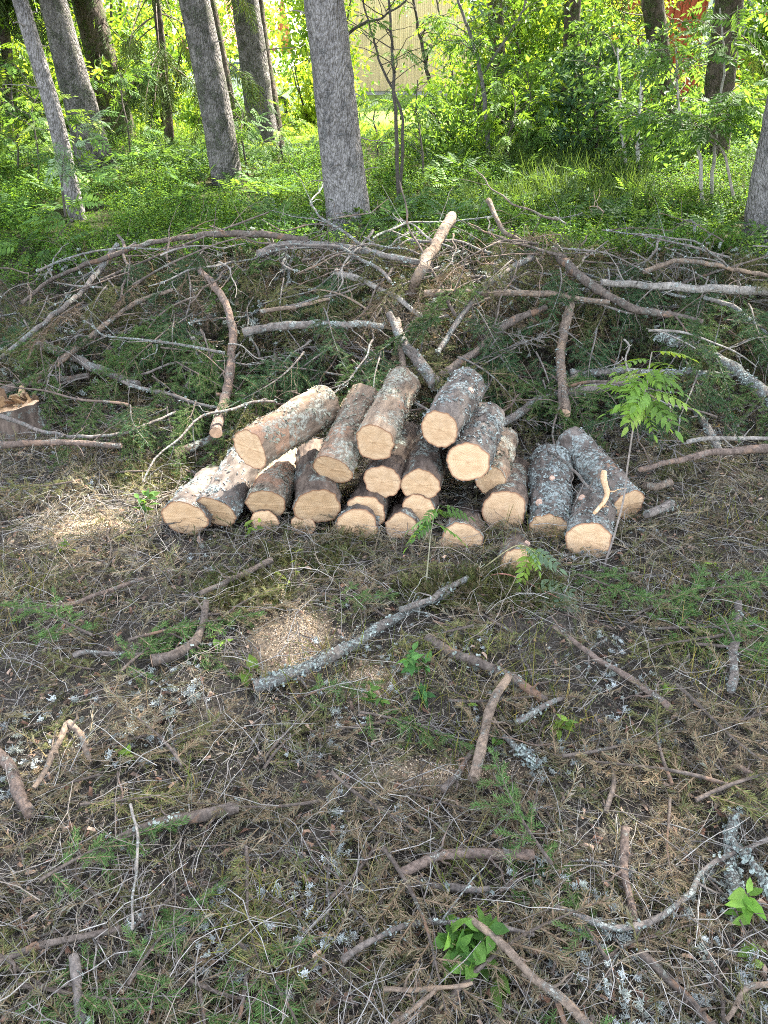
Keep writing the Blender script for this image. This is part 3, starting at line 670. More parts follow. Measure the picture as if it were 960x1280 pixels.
# landmarks that name where an unremarkable stick or bough lies: (px, py, phrase)
LAND = [(437,290,'the large spruce trunk'),(97,270,'the slender leaning trunk'),(285,230,'the second spruce trunk'),(240,294,'the long arched branch'),
 (105,365,'the dark slanting branch'),(282,440,'the rusty upright branch'),(130,407,'the tan slanting branch'),(110,455,'the grey lichened stub'),(20,520,'the split stump'),
 (400,408,'the grey horizontal branch'),(360,540,'the slanting tan log'),(487,500,'the sunlit top log'),(566,500,'the topmost grey log'),(538,315,'the standing tan stick'),
 (607,370,'the grey slanting branch'),(690,368,'the long level tan branch'),(780,375,'the thick brown branch'),(870,361,'the bleached level branch'),(704,450,'the upright sawn stick'),
 (740,488,'the torn grey branch'),(885,440,'the shaggy lichened branch'),(812,470,'the green rowan shoot'),(880,566,'the long rusty branch'),(690,620,'the propped lichened log'),
 (786,631,'the rightmost log'),(269,640,'the leftmost grey log'),(458,640,'the low middle logs'),(80,555,'the reddish pole'),(630,640,'the ringed log'),(680,735,'the wilted rowan sprig'),
 (545,650,'the leafy rowan shoot'),(440,806,'the long lichened branch'),(372,800,'the sawdust patch'),(230,805,'the bent brown stick'),(75,940,'the snapped tan stick'),(20,980,'the rusty edge stick'),
 (610,905,'the pale tan stick'),(770,840,'the long reddish branch'),(918,805,'the straight grey stick'),(650,936,'the short lichened stick'),(210,1030,'the thick brown branch'),(520,850,'the dark glossy sprig'),
 (85,1180,'the brown edge branch'),(165,1090,'the thin pale twig'),(590,1070,'the rusty bowed branch'),(540,1160,'the bleached level stick'),(590,1195,'the leafy green sprig'),(665,1215,'the tan slanting branch'),
 (785,1100,'the straight rusty stick'),(850,1120,'the long pale branch'),(918,1070,'the thick lichened stick'),(850,1240,'the brown corner stick'),(950,290,'the right edge trunk'),(410,700,'the moss cushion'),(840,795,'the flat green bough'),(150,800,'the dark green bough')]
USED = set()
def say(prefixes, p, verb):
    """a label of its own: look first, then where the thing lies next to something one can find"""
    x, y = to_px(p); order = sorted(LAND, key=lambda l: (l[0] - x) ** 2 + (l[1] - y) ** 2)[:9]
    for near in order:
        dx, dy = x - near[0], y - near[1]
        if abs(dx) > abs(dy) * 1.6: rel = ('just ' if abs(dx) < 45 else '') + ('right of ' if dx > 0 else 'left of ')
        else: rel = ('right below ' if abs(dy) < 40 else 'below ') if dy > 0 else ('right above ' if abs(dy) < 40 else 'above ')
        for pre in prefixes:
            lab = f'{pre} {verb} {rel}{near[2]}'
            if lab not in USED and len(lab.split()) <= 16: USED.add(lab); return lab
    return None
def off_stump(p):
    x, y = to_px(p); return (x - 15) ** 2 + ((y - 505) * 1.0) ** 2 > 95 ** 2
def ok_px(p, m=15):
    x, y = to_px(p); return off_stump(p) and -m < x < 960 + m and 235 < y < 1280 + m

# unremarkable sticks: one mesh of each kind, then copies
proto = []
for k, (L, r, mt, look) in enumerate([(.34, .0042, 'br_grey', 'grey'), (.46, .005, 'br_brown', 'brown'), (.28, .0036, 'br_tan', 'tan'), (.55, .0055, 'br_grey', 'grey'), (.4, .004, 'br_red', 'rusty'), (.36, .0045, 'br_white', 'bleached'), (.7, .006, 'br_brown', 'brown'), (.62, .0055, 'br_lichen', 'lichened')]):
    for v in range(2):
        n = 16; x = np.linspace(0, L, n); a, b = R.normal(0, .06, 2)
        P = np.stack([x, a * L * np.sin(x / L * PI) * 2 + .008 * np.sin(x * 30 + k), b * L * np.sin(x / L * PI) + np.abs(.03 * np.sin(x / L * 3 + v))], 1)
        proto.append((stick('stick', P, r, r * .45, mt, 'x', 'stick', None, False, 4 + v * 2, 14 if mt in ('br_lichen', 'br_grey') else 0, 7, k + v), L, look))
first = set()
def put_stick(k, p, yaw, pitch, group, verb, sc=1.):
    src, L, look = proto[k]
    size = 'long' if L * sc > .5 else 'short' if L * sc < .3 else 'slim'
    lab = say([f'{size} {look} stick', f'{look} {size} twiggy stick', f'crooked {size} {look} stick', f'bare {size} {look} stick'], p, verb)
    if lab is None: return
    if k in first: o = copy_tree(src)
    else: o = src; first.add(k)
    o.location = p; o.rotation_euler = (R.normal(0, .4), pitch, yaw); o.scale = (sc, sc, sc); tag(o, lab, 'stick', group)
def face_of_pile():
    x = R.uniform(-2.9, 3.2); y = R.uniform(3.35, 5.2); return x, y
cnt = 0
while cnt < 130:
    x, y = face_of_pile(); z = float(surf(x, y)) + R.uniform(.08, .27); p = np.array([x, y, z])
    if not ok_px(p): continue
    yaw = R.uniform(0, 2 * PI); up = -math.atan2(float(surf(x + .3 * math.cos(yaw), y + .3 * math.sin(yaw))) - float(surf(x, y)), .3)
    put_stick(int(R.integers(len(proto))), p, yaw, up + R.normal(0, .15), 'loose sticks tangled in the brush pile', 'in the brush pile', R.uniform(.9, 1.8)); cnt += 1
cnt = 0
while cnt < 80:
    px, py = R.uniform(0, 960), R.uniform(560, 1275)
    if 200 < px < 800 and py < 700: cnt += 0; continue
    p = on(px, py, .012 + .03 * R.random()); yaw = R.uniform(0, 2 * PI)
    put_stick([0, 1, 2, 3, 4, 5, 8, 9, 10, 12, 6, 0, 1, 3][int(R.integers(14))], p, yaw, R.normal(0, .07), 'loose sticks among the litter', 'in the litter', R.uniform(.4, .8)); cnt += 1

# ------------------------------------------------------------------ spruce boughs
GREEN, OLIVE, BROWN = (.060, .110, .034), (.095, .105, .04), (.19, .14, .085)
BP = {}
def add_bough(key, n, stem_mat, look, **kw):
    BP[key] = [[bough_proto('spruce_bough', 'x', 'spruce bough', M[stem_mat], seed=q * 2.1, **kw), look, False] for q in range(n)]
add_bough('green', 3, 'br_brown', 'green', L=.75, droop=.35, ncol=GREEN)
add_bough('deep', 2, 'br_grey', 'dark green', L=.6, droop=.25, ncol=(.038, .080, .034))
add_bough('olive', 2, 'br_grey', 'olive', L=.65, droop=.3, ncol=OLIVE, keep=.75)
add_bough('brown', 3, 'br_brown', 'rusty brown', L=.6, droop=.25, ncol=(.115, .085, .058), keep=.4)
add_bough('bare', 3, 'br_grey', 'bare grey', L=.7, droop=.2, ncol=(.15, .11, .07), keep=.04, scol=(.16, .145, .13), thick=1.7)
add_bough('flat', 2, 'br_brown', 'fresh green', L=.42, droop=.03, ncol=(.080, .145, .045), spread=.42)
add_bough('flatbrown', 3, 'br_brown', 'withered', L=.42, droop=.04, ncol=(.18, .145, .095), keep=.75, spread=.42)
add_bough('flatolive', 2, 'br_brown', 'fading olive', L=.36, droop=.04, ncol=(.135, .14, .055), keep=.85, spread=.42)
def put_bough(key, p, yaw, pitch, roll, group, verb, sc=1.):
    if not off_stump(p): return
    e = BP[key][int(R.integers(len(BP[key])))]
    size = 'large' if sc > 1.05 else 'small' if sc < .8 else 'bushy'
    lab = say([f'{size} {e[1]} spruce bough', f'{e[1]} {size} drooping bough' if 'pile' in verb else f'{e[1]} {size} flat bough', f'{e[1]} {size} twiggy bough'], p, verb)
    if lab is None: return
    if e[2]: o = copy_tree(e[0])
    else: o = e[0]; e[2] = True
    o.location = p; o.rotation_euler = (roll, pitch, yaw); o.scale = (sc, sc, sc); tag(o, lab, 'spruce bough', group)
# towards the camera and down the face of the pile: (px, py, kind, yaw deg from +X, lift)
def hang(px, py, key, sc=1., lift=.22, yaw=None):
    p = on(px, py, lift); yaw = math.radians(yaw if yaw is not None else R.normal(-95, 40))
    put_bough(key, p, yaw, R.normal(.25, .2), R.normal(0, .5), 'spruce boughs in the brush pile', 'in the brush pile', sc)
for px, py, key, sc in [(215,395,'green',1.1),(245,410,'green',1.),(200,430,'green',.9),(160,420,'green',.9),(260,440,'green',1.),(225,450,'green',.8),(190,470,'green',.8),(300,440,'deep',1.),
    (340,450,'deep',1.),(380,440,'deep',1.1),(420,430,'deep',1.),(440,450,'green',.9),(470,440,'deep',1.),(350,475,'green',.8),(320,490,'olive',.8),(480,470,'deep',.8),(400,385,'deep',.9),
    (600,420,'deep',1.),(640,430,'deep',1.1),(670,440,'deep',1.),(690,470,'green',.9),(620,460,'deep',1.),(650,470,'green',.8),(720,430,'deep',1.),(740,410,'deep',1.),(760,450,'green',.9),(690,400,'deep',1.),(590,385,'deep',.9),
    (830,390,'green',1.),(860,400,'deep',1.),(910,400,'green',1.),(940,420,'olive',1.),(900,450,'olive',1.),(940,470,'green',.9),(880,480,'deep',1.),(930,380,'deep',1.),(820,500,'deep',.9),(850,520,'olive',.8),
    (60,370,'olive',1.),(30,400,'olive',1.),(100,380,'brown',1.),(130,360,'olive',.9),(180,350,'brown',1.),(230,340,'brown',1.),(320,330,'brown',.9),(350,350,'olive',.9),(290,330,'olive',.8),
    (410,350,'olive',.9),(450,350,'deep',.9),(540,345,'olive',.9),(590,330,'brown',.9),(640,325,'olive',.9),(700,335,'deep',.9),(760,335,'olive',1.),(620,300,'olive',.8),(560,300,'brown',.8),(820,350,'deep',1.),
    (880,345,'deep',.9),(940,350,'olive',.9),(470,310,'olive',.7),(270,315,'brown',.7),(740,310,'olive',.8),(680,305,'brown',.8),(500,350,'brown',.8),(60,420,'green',.9),(20,440,'green',.8),(90,420,'olive',.8),
    (120,500,'green',.6),(160,510,'green',.6),(210,510,'olive',.6),(240,500,'green',.6)]:
    hang(px, py, key, sc * .92)
for k in range(70):
    x, y = face_of_pile(); y = min(y, 4.75); p = np.array([x, y, float(surf(x, y)) + R.uniform(.12, .24)])
    if ok_px(p): put_bough(['green', 'deep', 'deep', 'olive', 'deep'][k % 5], p, math.radians(R.normal(-95, 45)), R.normal(.3, .25), R.normal(0, .6), 'spruce boughs in the brush pile', 'in the brush pile', R.uniform(.6, 1.0))
for k in range(80):
    x, y = face_of_pile(); p = np.array([x, y, float(surf(x, y)) + R.uniform(.06, .15)])
    if ok_px(p): put_bough(['bare', 'bare', 'bare', 'olive', 'brown'][k % 5], p, R.uniform(0, 6.28), R.normal(.1, .25), R.normal(0, .8), 'spruce boughs in the brush pile', 'in the brush pile', R.uniform(.6, 1.1))
for px, py, key, sc, yw in [(160,800,'flat',.9,20),(120,790,'flat',.8,160),(150,840,'flat',.8,60),(210,790,'flat',.6,-30),(820,790,'flat',1.,10),(870,805,'flat',1.,-15),(800,770,'flat',.8,40),(900,790,'flatolive',.9,200),
    (290,1170,'flat',.8,-50),(310,1210,'flat',.8,-100),(250,1240,'flat',.6,-80),(680,1240,'flat',.9,-70),(740,1270,'flat',.8,-110),(760,1200,'flat',.6,100),(630,1120,'flat',.6,45),(690,1080,'flat',.7,110),(50,1100,'flat',.7,30),
    (20,1240,'flat',.7,0),(160,1230,'flat',.6,60),(380,870,'flat',.5,20),(450,890,'flat',.7,-20),(300,1060,'flatolive',.8,-70),(100,1010,'flatolive',.7,20),(560,1250,'flatbrown',.9,30),(870,1000,'flatolive',1.,10),
    (910,990,'flatbrown',1.,160),(840,980,'flatolive',.9,80),(700,940,'flatbrown',.9,10),(720,720,'flat',.7,-40),(800,715,'flat',.6,170),(850,745,'flat',.8,15),(590,780,'flatolive',.7,200),(560,870,'flatbrown',.8,0),
    (330,960,'flatolive',.7,60),(200,620,'flatolive',.8,30),(150,590,'flatolive',.9,10),(230,590,'flat',.7,-20),(100,600,'flatolive',.8,200),(410,745,'flat',.5,0),(280,770,'flatolive',.6,45),(640,790,'flatbrown',.8,120),
    (480,720,'flatolive',.6,10),(540,780,'flatolive',.7,-20),(420,960,'flatbrown',.8,-40),(480,1060,'flatbrown',.9,-70),(400,1120,'flatbrown',.9,50),(220,960,'flatbrown',.8,130),(840,860,'flatbrown',.9,-60),(900,900,'flatbrown',.8,20)]:
    put_bough(key, on(px, py, .05 + .025 * R.random()), math.radians(yw), R.normal(0, .1), R.normal(0, .25), 'spruce boughs lying in the litter', 'in the litter', sc * 1.1)
for k in range(75):
    px, py = R.uniform(-10, 970), R.uniform(600, 1275)
    if 200 < px < 830 and py < 715: continue
    put_bough(['flatbrown', 'flatbrown', 'flatolive', 'bare', 'flatbrown'][k % 5], on(px, py, .02 + .03 * R.random()), R.uniform(0, 6.28), R.normal(0, .12), R.normal(0, .3), 'spruce boughs lying in the litter', 'in the litter', R.uniform(.45, .85) * (.6 if k % 5 == 3 else 1))
for e in sum(BP.values(), []):
    if not e[2]: bpy.data.objects.remove(e[0])
for k, (o, _, _) in enumerate(proto):
    if k not in first: bpy.data.objects.remove(o)

# ------------------------------------------------------------------ litter nobody could count
def sample_ground(n, ymin=.55, ymax=3.7, power=1.1):
    """more where the floor is close, spread a bit wider than the view"""
    y = ymin * (ymax / ymin) ** (R.random(n) ** (1 / power)); x = R.uniform(-1, 1, n) * (.75 + .62 * y); return x, y
def lay(n, **kw):
    x, y = sample_ground(n, **kw); k = (ell(x, y, SAWDUST[0]) > 1) | (R.random(n) < .6); x, y = x[k], y[k]; return np.stack([x, y, surf(x, y)], 1)
def litter_twigs(name, P, lo, hi, r, pal, lift, tilt):
    g = Geo(); var = []
    for k in range(14):
        t = Geo(); m = 6; s = np.linspace(0, 1, m)
        b = np.stack([s, np.cumsum(R.normal(0, .045, m)), np.sin(s * PI) * R.uniform(0, .12) + np.cumsum(R.normal(0, .02, m))], 1)
        tube(t, b, np.linspace(1, .45, m) * .5, 4, (1, 1, 1), 0, False)
        # tube radii are absolute: the twig is made 1 m long and 1 m thick, then squeezed
        V = t.V[0].reshape(m, 4, 3); t.V[0] = (b[:, None] + (V - b[:, None]) * .012).reshape(-1, 3)
        if k % 2:
            q = b[2]; d = np.array([.3, .25 * (1 if k % 4 == 1 else -1), .08]); bb = np.stack([q, q + d * .5, q + d]); t2 = Geo(); tube(t2, bb, [.004, .003, .002], 3, (1, 1, 1), 0, False); V2 = t2.arr(); t.add(V2[0], V2[2], None, (1, 1, 1))
        var.append(t)
    which = R.integers(0, 14, len(P))
    for k in range(14):
        p = P[which == k].copy(); n = len(p); p[:, 2] += R.random(n) * lift
        ln2 = R.uniform(lo, hi, n); Mx = rotm(R.uniform(0, 6.28, n), R.normal(0, tilt, n), R.uniform(0, 6.28, n)) * ln2[:, None, None]
        c = np.asarray(pal)[R.integers(0, len(pal), n)] * (.7 + .6 * R.random((n, 1)))
        g.inst(var[k], Mx, p, c)
    return tag(g.build(name, M['twig']), kind='stuff')
PAL = [(.20, .175, .15), (.14, .12, .10), (.27, .245, .215), (.10, .086, .075), (.23, .19, .15), (.285, .265, .235), (.22, .205, .185), (.17, .155, .14)]
litter_twigs('twig_litter', lay(5200), .05, .24, .002, PAL, .06, .18)
litter_twigs('fine_twig_litter', lay(5200), .03, .10, .0015, PAL, .03, .25)
def mini_shoot(n=34, L=.1, col=(1, 1, 1), sweep=.6):
    g = Geo(); m = 6; s = np.linspace(0, L, m); P = np.stack([s, .006 * np.sin(s * 25), .006 * np.sin(s * 31)], 1)
    tube(g, P, np.linspace(.0013, .0007, m), 3, (.9, .75, .6), 0, False)
    a, b, c = needles_on(P, L / n, col, var=.2); g.inst(NEED, a, b, c); return g
shoots = [mini_shoot() for _ in range(5)]
def scatter_shoots(name, P, pal, lift, tilt, lo=.6, hi=1.3):
    g = Geo(); wh = R.integers(0, 5, len(P))
    for k in range(5):
        p = P[wh == k].copy(); n = len(p); p[:, 2] += R.random(n) * lift
        Mx = rotm(R.uniform(0, 6.28, n), R.normal(0, tilt, n), R.uniform(0, 6.28, n)) * R.uniform(lo, hi, n)[:, None, None]
        c = np.asarray(pal)[R.integers(0, len(pal), n)] * (.7 + .6 * R.random((n, 1))); g.inst(shoots[k], Mx, p, c)
    return tag(g.build(name, M['needle'], smooth=False), kind='stuff')
NPAL = [(.17, .15, .112), (.145, .138, .088), (.20, .18, .14), (.115, .125, .066), (.14, .125, .10), (.25, .225, .185), (.10, .115, .058), (.16, .148, .118)]
NPAL = [(q[0] * 1.02, q[1] * .99, q[2] * .93) for q in NPAL]
scatter_shoots('needle_litter', lay(6500), NPAL, .035, .3)
def scatter(name, tmpl, P, pal, mt, lift=.01, tilt=.4, lo=.7, hi=1.3, smooth=False):
    g = Geo(); n = len(P); p = P.copy(); p[:, 2] += R.random(n) * lift
    Mx = rotm(R.uniform(0, 6.28, n), R.normal(0, tilt, n), R.normal(0, tilt, n)) * R.uniform(lo, hi, n)[:, None, None]
    c = np.asarray(pal)[R.integers(0, len(pal), n)] * (.7 + .6 * R.random((n, 1))); g.inst(tmpl, Mx, p, c)
    return tag(g.build(name, M[mt], smooth=smooth), kind='stuff')
scatter('loose_needles', needle_geo(.014, .0015), lay(42000), NPAL + [(.22, .165, .115)], 'twig', .03, .35)
chip = Geo(); chip.add([[0, 0, 0], [.012, .001, .002], [.013, .006, .001], [.001, .005, .003], [.006, .003, .005]], None, [[0, 1, 4], [1, 2, 4], [2, 3, 4], [3, 0, 4]], (1, 1, 1))
BARKP = [(.16, .09, .06), (.24, .15, .10), (.11, .075, .055), (.30, .21, .15)]
scatter('bark_chips', chip, lay(5000), BARKP, 'chip', .02, .5, .5, 2.2)
Pw = []
for e in SAWDUST:
    n = 2300 if e is SAWDUST[0] else 1100; a = R.uniform(0, 6.28, n); r = np.abs(R.normal(0, .7, n)) * (1 + .5 * np.sin(3 * a + 1)); x = e[0] + e[2] * r * np.cos(a); y = e[1] + e[3] * r * np.sin(a); Pw.append(np.stack([x, y, surf(x, y)], 1))
Pw.append(lay(2600)); Pw = np.concatenate(Pw)
scatter('sawdust', chip, Pw, [(.62, .47, .31), (.55, .40, .25), (.70, .56, .40)], 'chip', .008, .5, .25, .6)
# pale lichen that fell with the branches: small curled tufts
def lichen_tuft(seed):
    g = Geo()
    for k in range(40):
        a = R.uniform(0, 6.28); e = R.uniform(.15, 1.2); l = R.uniform(.008, .022); d = np.array([math.cos(a) * math.cos(e), math.sin(a) * math.cos(e), math.sin(e)]); s = np.cross(d, [0, 0, 1.]); s /= np.linalg.norm(s); w_ = .0015
        p0 = R.normal(0, .006, 3) * [1, 1, .2]; p1 = p0 + d * l * .55; p2 = p1 + (d * .6 + s * R.normal(0, .7)) * l * .45
        g.add([p0 - s * w_ * .4, p0 + s * w_ * .4, p1 + s * w_, p1 - s * w_, p2 + s * w_ * 1.3, p2 - s * w_ * 1.1], [[0, 1, 2, 3], [3, 2, 4, 5]], None, (1, 1, 1))
    return g
x, y = sample_ground(9000); P = np.stack([x, y, surf(x, y)], 1); P = P[fbm(P * [1, 1, 0], 3.6, 3, 60) > .16][:1500]
P[:, 2] += .012
for k in range(3): scatter('lichen_tuft_litter', lichen_tuft(k), P[k::3], [(.33, .355, .33), (.29, .31, .275), (.39, .415, .39), (.26, .28, .235)], 'lichen', .02, .4, .3, .8)
def lay_far(n):
    x = R.uniform(-3.2, 3.4, n); y = R.uniform(2.0, 4.3, n); k = (mound_h(x, y) < .12) & ((ell(x, y, SAWDUST[0]) > 1) | (R.random(n) < .6)); x, y = x[k], y[k]; return np.stack([x, y, surf(x, y)], 1)
litter_twigs('twig_litter', lay_far(7000), .05, .26, .002, PAL, .05, .18)
scatter_shoots('needle_litter', lay_far(7000), NPAL, .04, .3, .8, 1.5)
scatter('bark_chips', chip, lay_far(3500), BARKP, 'chip', .02, .5, .6, 2.4)
# sparse grass and moss
blade = Geo(); blade.add([[-.0012, 0, 0], [.0012, 0, 0], [.0011, .012, .06], [-.0011, .012, .06], [.0003, .045, .11], [-.0003, .045, .11]], [[0, 1, 2, 3], [3, 2, 4, 5]], None, (1, 1, 1))
x, y = sample_ground(14000); P = np.stack([x, y, surf(x, y)], 1); P = P[fbm(P * [1, 1, 0], 2.0, 3, 70) > .1][:3600]
scatter('grass', blade, P, [(.12, .14, .035), (.16, .15, .05), (.09, .13, .03), (.22, .18, .09)], 'leaf', .005, .35, .4, 1.15)
Pm = []
for e in [px_ell(410, 700, 70, 22), px_ell(300, 745, 55, 18), px_ell(560, 745, 60, 14), px_ell(230, 600, 90, 16), px_ell(640, 745, 50, 18), px_ell(170, 560, 60, 10)]:
    n = 3200; a = R.uniform(0, 6.28, n); r = np.sqrt(R.random(n)) * 1.25; x = e[0] + e[2] * r * np.cos(a); y = e[1] + e[3] * r * np.sin(a); q = np.stack([x, y, surf(x, y)], 1); f = fbm(q * [1, 1, 0], 6, 3, 77) + .35 * (1 - r); q[:, 2] += .005 + .035 * np.clip(f, 0, .6); Pm.append(q[f > .02])
P = np.concatenate(Pm); P = P[R.random(len(P)) < .4]
scatter_shoots('moss', P, [(.085, .10, .032), (.06, .08, .026), (.115, .115, .045), (.10, .085, .045)], .012, .7, .3, .75)
# brush: the dense tangle inside the pile
x = R.uniform(-3.6, 4.2, 26000); y = R.uniform(3.25, 6.1, 26000); h = mound_h(x, y); k = h > .03
Pb = np.stack([x, y, ground_h(x, y) + h * R.uniform(.45, 1.0, len(x))], 1)[k]
litter_twigs('brush_twigs', Pb[:3600], .08, .36, .002, [tuple(.65 * v for v in q) for q in PAL], .06, .5)  # litter palette darkened to paint the shade inside the pile
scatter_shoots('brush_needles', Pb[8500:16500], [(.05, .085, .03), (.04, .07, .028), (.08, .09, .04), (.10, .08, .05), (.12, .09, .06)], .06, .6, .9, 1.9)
P = Pb[16500:]; P = P[fbm(P, 2.2, 2, 80) > .0][:900]; P[:, 2] += .05
scatter('lichen_in_brush', lichen_tuft(5), P, [(.31, .335, .29), (.27, .29, .25)], 'lichen', .1, .6, .5, 1.2)

# ------------------------------------------------------------------ split stump at the left
def build_stump():
    b = on(14, 553); r = .135; b = b + np.array([-.02, .12, 0]); b[2] = float(ground_h(b[0], b[1])) - .03
    n, m = 60, 16; th = np.arange(n) * 2 * PI / n; s = np.linspace(0, 1, m); TH, S = np.meshgrid(th, s)
    flare = 1 + .35 * (1 - S) ** 2.2; rr = r * flare * (1 + .09 * np.cos(3 * TH + 1) + .05 * np.cos(5 * TH))
    top = .15 + .035 * np.sin(TH + 2.2) + .006 * vn(np.stack([np.cos(TH) * 6, np.sin(TH) * 6, TH * 0], -1))
    V = np.stack([np.cos(TH) * rr, np.sin(TH) * rr, S * top], -1); V += .012 * fbm(V, 25, 3)[..., None] * [1, 1, 0]
    g = Geo(); i, j = np.meshgrid(np.arange(m - 1), np.arange(n), indexing='ij'); j2 = (j + 1) % n
    g.add(V.reshape(-1, 3), np.stack([i * n + j, i * n + j2, (i + 1) * n + j2, (i + 1) * n + j], -1).reshape(-1, 4))
    st = g.build('tree_stump', M['log_dark']); st.location = b
    tag(st, 'split stump with jagged splinters standing out of it at the left edge', 'stump')
    c = Geo(); rg = V[-1]; cen = rg.mean(0) - [0, 0, .02]; W = [rg]; cs = [np.full(n, .95)]
    for q in (.85, .65, .45, .25):
        w_ = cen + (rg - cen) * q; w_[:, 2] += .012 * fbm(w_ * [60, 15, 0], 1, 3); W.append(w_); cs.append(np.full(n, q))
    W = np.concatenate(W + [cen[None]]); cc = np.concatenate(cs + [np.zeros(1)])
    ii, jj = np.meshgrid(np.arange(4), np.arange(n), indexing='ij'); jn = (jj + 1) % n
    c.add(W, np.stack([ii * n + jj, ii * n + jn, (ii + 1) * n + jn, (ii + 1) * n + jj], -1).reshape(-1, 4), [[4 * n + k, 4 * n + (k + 1) % n, 5 * n] for k in range(n)], np.stack([cc] * 3, 1))
    c.build('cut_face', M['cut'], st)
    sp = Geo()
    for k in range(30):
        a = .4 + 2.6 * (k % 15) / 15 + R.normal(0, .04); q = r * (.62 if k < 15 else .86) + R.normal(0, .008); h = R.uniform(.03, .09) * (1 if k >= 15 else .7); w_ = R.uniform(.016, .028)
        p = np.array([math.cos(a) * q, math.sin(a) * q, .135]); t = np.array([-math.sin(a), math.cos(a), 0]); o = np.array([math.cos(a), math.sin(a), 0]) * .006; ln_ = R.normal(0, .02, 3) * [1, 1, 0]
        V8 = [p - t * w_ - o, p + t * w_ - o, p + t * w_ + o, p - t * w_ + o]; T4 = [v + [0, 0, h * R.uniform(.8, 1.)] + ln_ + t * w_ * .5 * (1 if e in (0, 3) else -1) for e, v in enumerate(V8)]
        col = np.array([(.30, .19, .10), (.42, .28, .16), (.16, .10, .06)][k % 3]) * R.uniform(.7, 1.2)
        sp.add(V8 + T4, [[0, 1, 5, 4], [1, 2, 6, 5], [2, 3, 7, 6], [3, 0, 4, 7], [4, 5, 6, 7]], None, col)
    sp.build('splinters', M['chip'], st, smooth=False)
build_stump()

# ------------------------------------------------------------------ leaves
def leaflet(l, w_, fold=.25, col=(1, 1, 1), droop=.15):
    g = Geo(); s = [0, .3, .65, 1]; ww = [.12, 1, .85, .03]
    V = []
    for a, b in zip(s, ww):
        z = -droop * l * a * a; V += [[a * l, -b * w_ / 2, z + fold * b * w_ * .5], [a * l, 0, z], [a * l, b * w_ / 2, z + fold * b * w_ * .5]]
    Q = []
    for k in range(3): Q += [[3 * k, 3 * k + 1, 3 * k + 4, 3 * k + 3], [3 * k + 1, 3 * k + 2, 3 * k + 5, 3 * k + 4]]
    return g.add(V, Q, None, col)
def rowan_leaf(L=.15, pairs=5, l=.046, w_=.0175, droop=.5, simple=False):
    g = Geo(); m = 8; s = np.linspace(0, 1, m); P = np.stack([s * L, 0 * s, .12 * L * s - droop * L * s ** 2 * .6], 1)
    tube(g, P, np.linspace(.0013, .0006, m), 3, (.9, 1, .7), 0, False)
    lf = leaflet(l, w_) if not simple else Geo().add([[0, 0, 0], [l * .45, w_ / 2, 0], [l, 0, -.1 * l], [l * .45, -w_ / 2, 0]], [[0, 1, 2, 3]], None, (1, 1, 1))
    D, Po, Sc = [], [], []
    for k in range(pairs):
        f = .25 + .7 * k / pairs; p = P[0] + 0; p = np.array([np.interp(f, s, P[:, q]) for q in range(3)])
        for sg in (1, -1):
            a = math.radians(62 - 18 * f) * sg; D.append([math.cos(a), math.sin(a), -.15 - .35 * R.random() * droop]); Po.append(p); Sc.append(.75 + .5 * math.sin(PI * min(1, f + .1)) * .6)
    D.append([1, 0, -.4 * droop - .1]); Po.append(P[-1]); Sc.append(1.)
    g.inst(lf, rot_to(np.array(D)) * np.array(Sc)[:, None, None], np.array(Po), .85 + .3 * R.random((len(D), 1)) * np.ones(3)); return g
ROW = [rowan_leaf(droop=d) for d in (.3, .6, .9)]
ROWS = [rowan_leaf(L=.17, pairs=5, l=.055, w_=.02, droop=d, simple=True) for d in (.3, .7, 1.0)]
OVAL = leaflet(.05, .03, .2)
DIA = Geo().add([[0, 0, 0], [.022, .013, .002], [.05, 0, -.006], [.022, -.013, .002]], [[0, 1, 2, 3]], None, (1, 1, 1))
DSPR = Geo()                                              # a small spray of seven leaves, for distant crowns
for k in range(7):
    a = k * .9; DSPR.inst(DIA, rot_to(np.array([[math.cos(a), math.sin(a), -.3 + .2 * R.normal()]])) * 1.1, np.array([[.03 * k - .06, .03 * math.sin(k * 2.), .02 * math.cos(k * 3.)]]), None)
NSPR = Geo()                                              # a hanging spruce spray, for distant crowns
for k in range(16):
    s = k / 16; a = (1 if k % 2 else -1) * (.6 + .3 * R.random()); d = np.array([math.cos(a), math.sin(a), -.25 + .3 * R.normal()])
    NSPR.inst(Geo().add([[0, 0, 0], [.05, .007, 0], [.11, 0, -.01], [.05, -.007, 0]], [[0, 1, 2, 3]], None, (1, 1, 1)), rot_to(d[None]) * (1.1 - .5 * s), np.array([[s * .28, 0, -.05 * s * s]]), None)
NSPR.add([[0, -.004, 0], [.3, -.002, -.06], [.3, .002, -.06], [0, .004, 0]], [[0, 1, 2, 3]], None, (.9, .7, .6))
def spread_leaves(g, tmpl, P, D, sc, pal, roll=.6, var=.3):
    n = len(P); which = R.integers(0, len(tmpl), n)
    for k in range(len(tmpl)):
        q = which == k; m = q.sum()
        if not m: continue
        Mx = rot_to(D[q], R.normal(0, roll, m)) * (np.broadcast_to(sc, n)[q] * R.uniform(.75, 1.25, m))[:, None, None]
        c = np.asarray(pal)[R.integers(0, len(pal), m)] * (1 + var * R.uniform(-1, 1, (m, 1))); g.inst(tmpl[k], Mx, P[q], c)

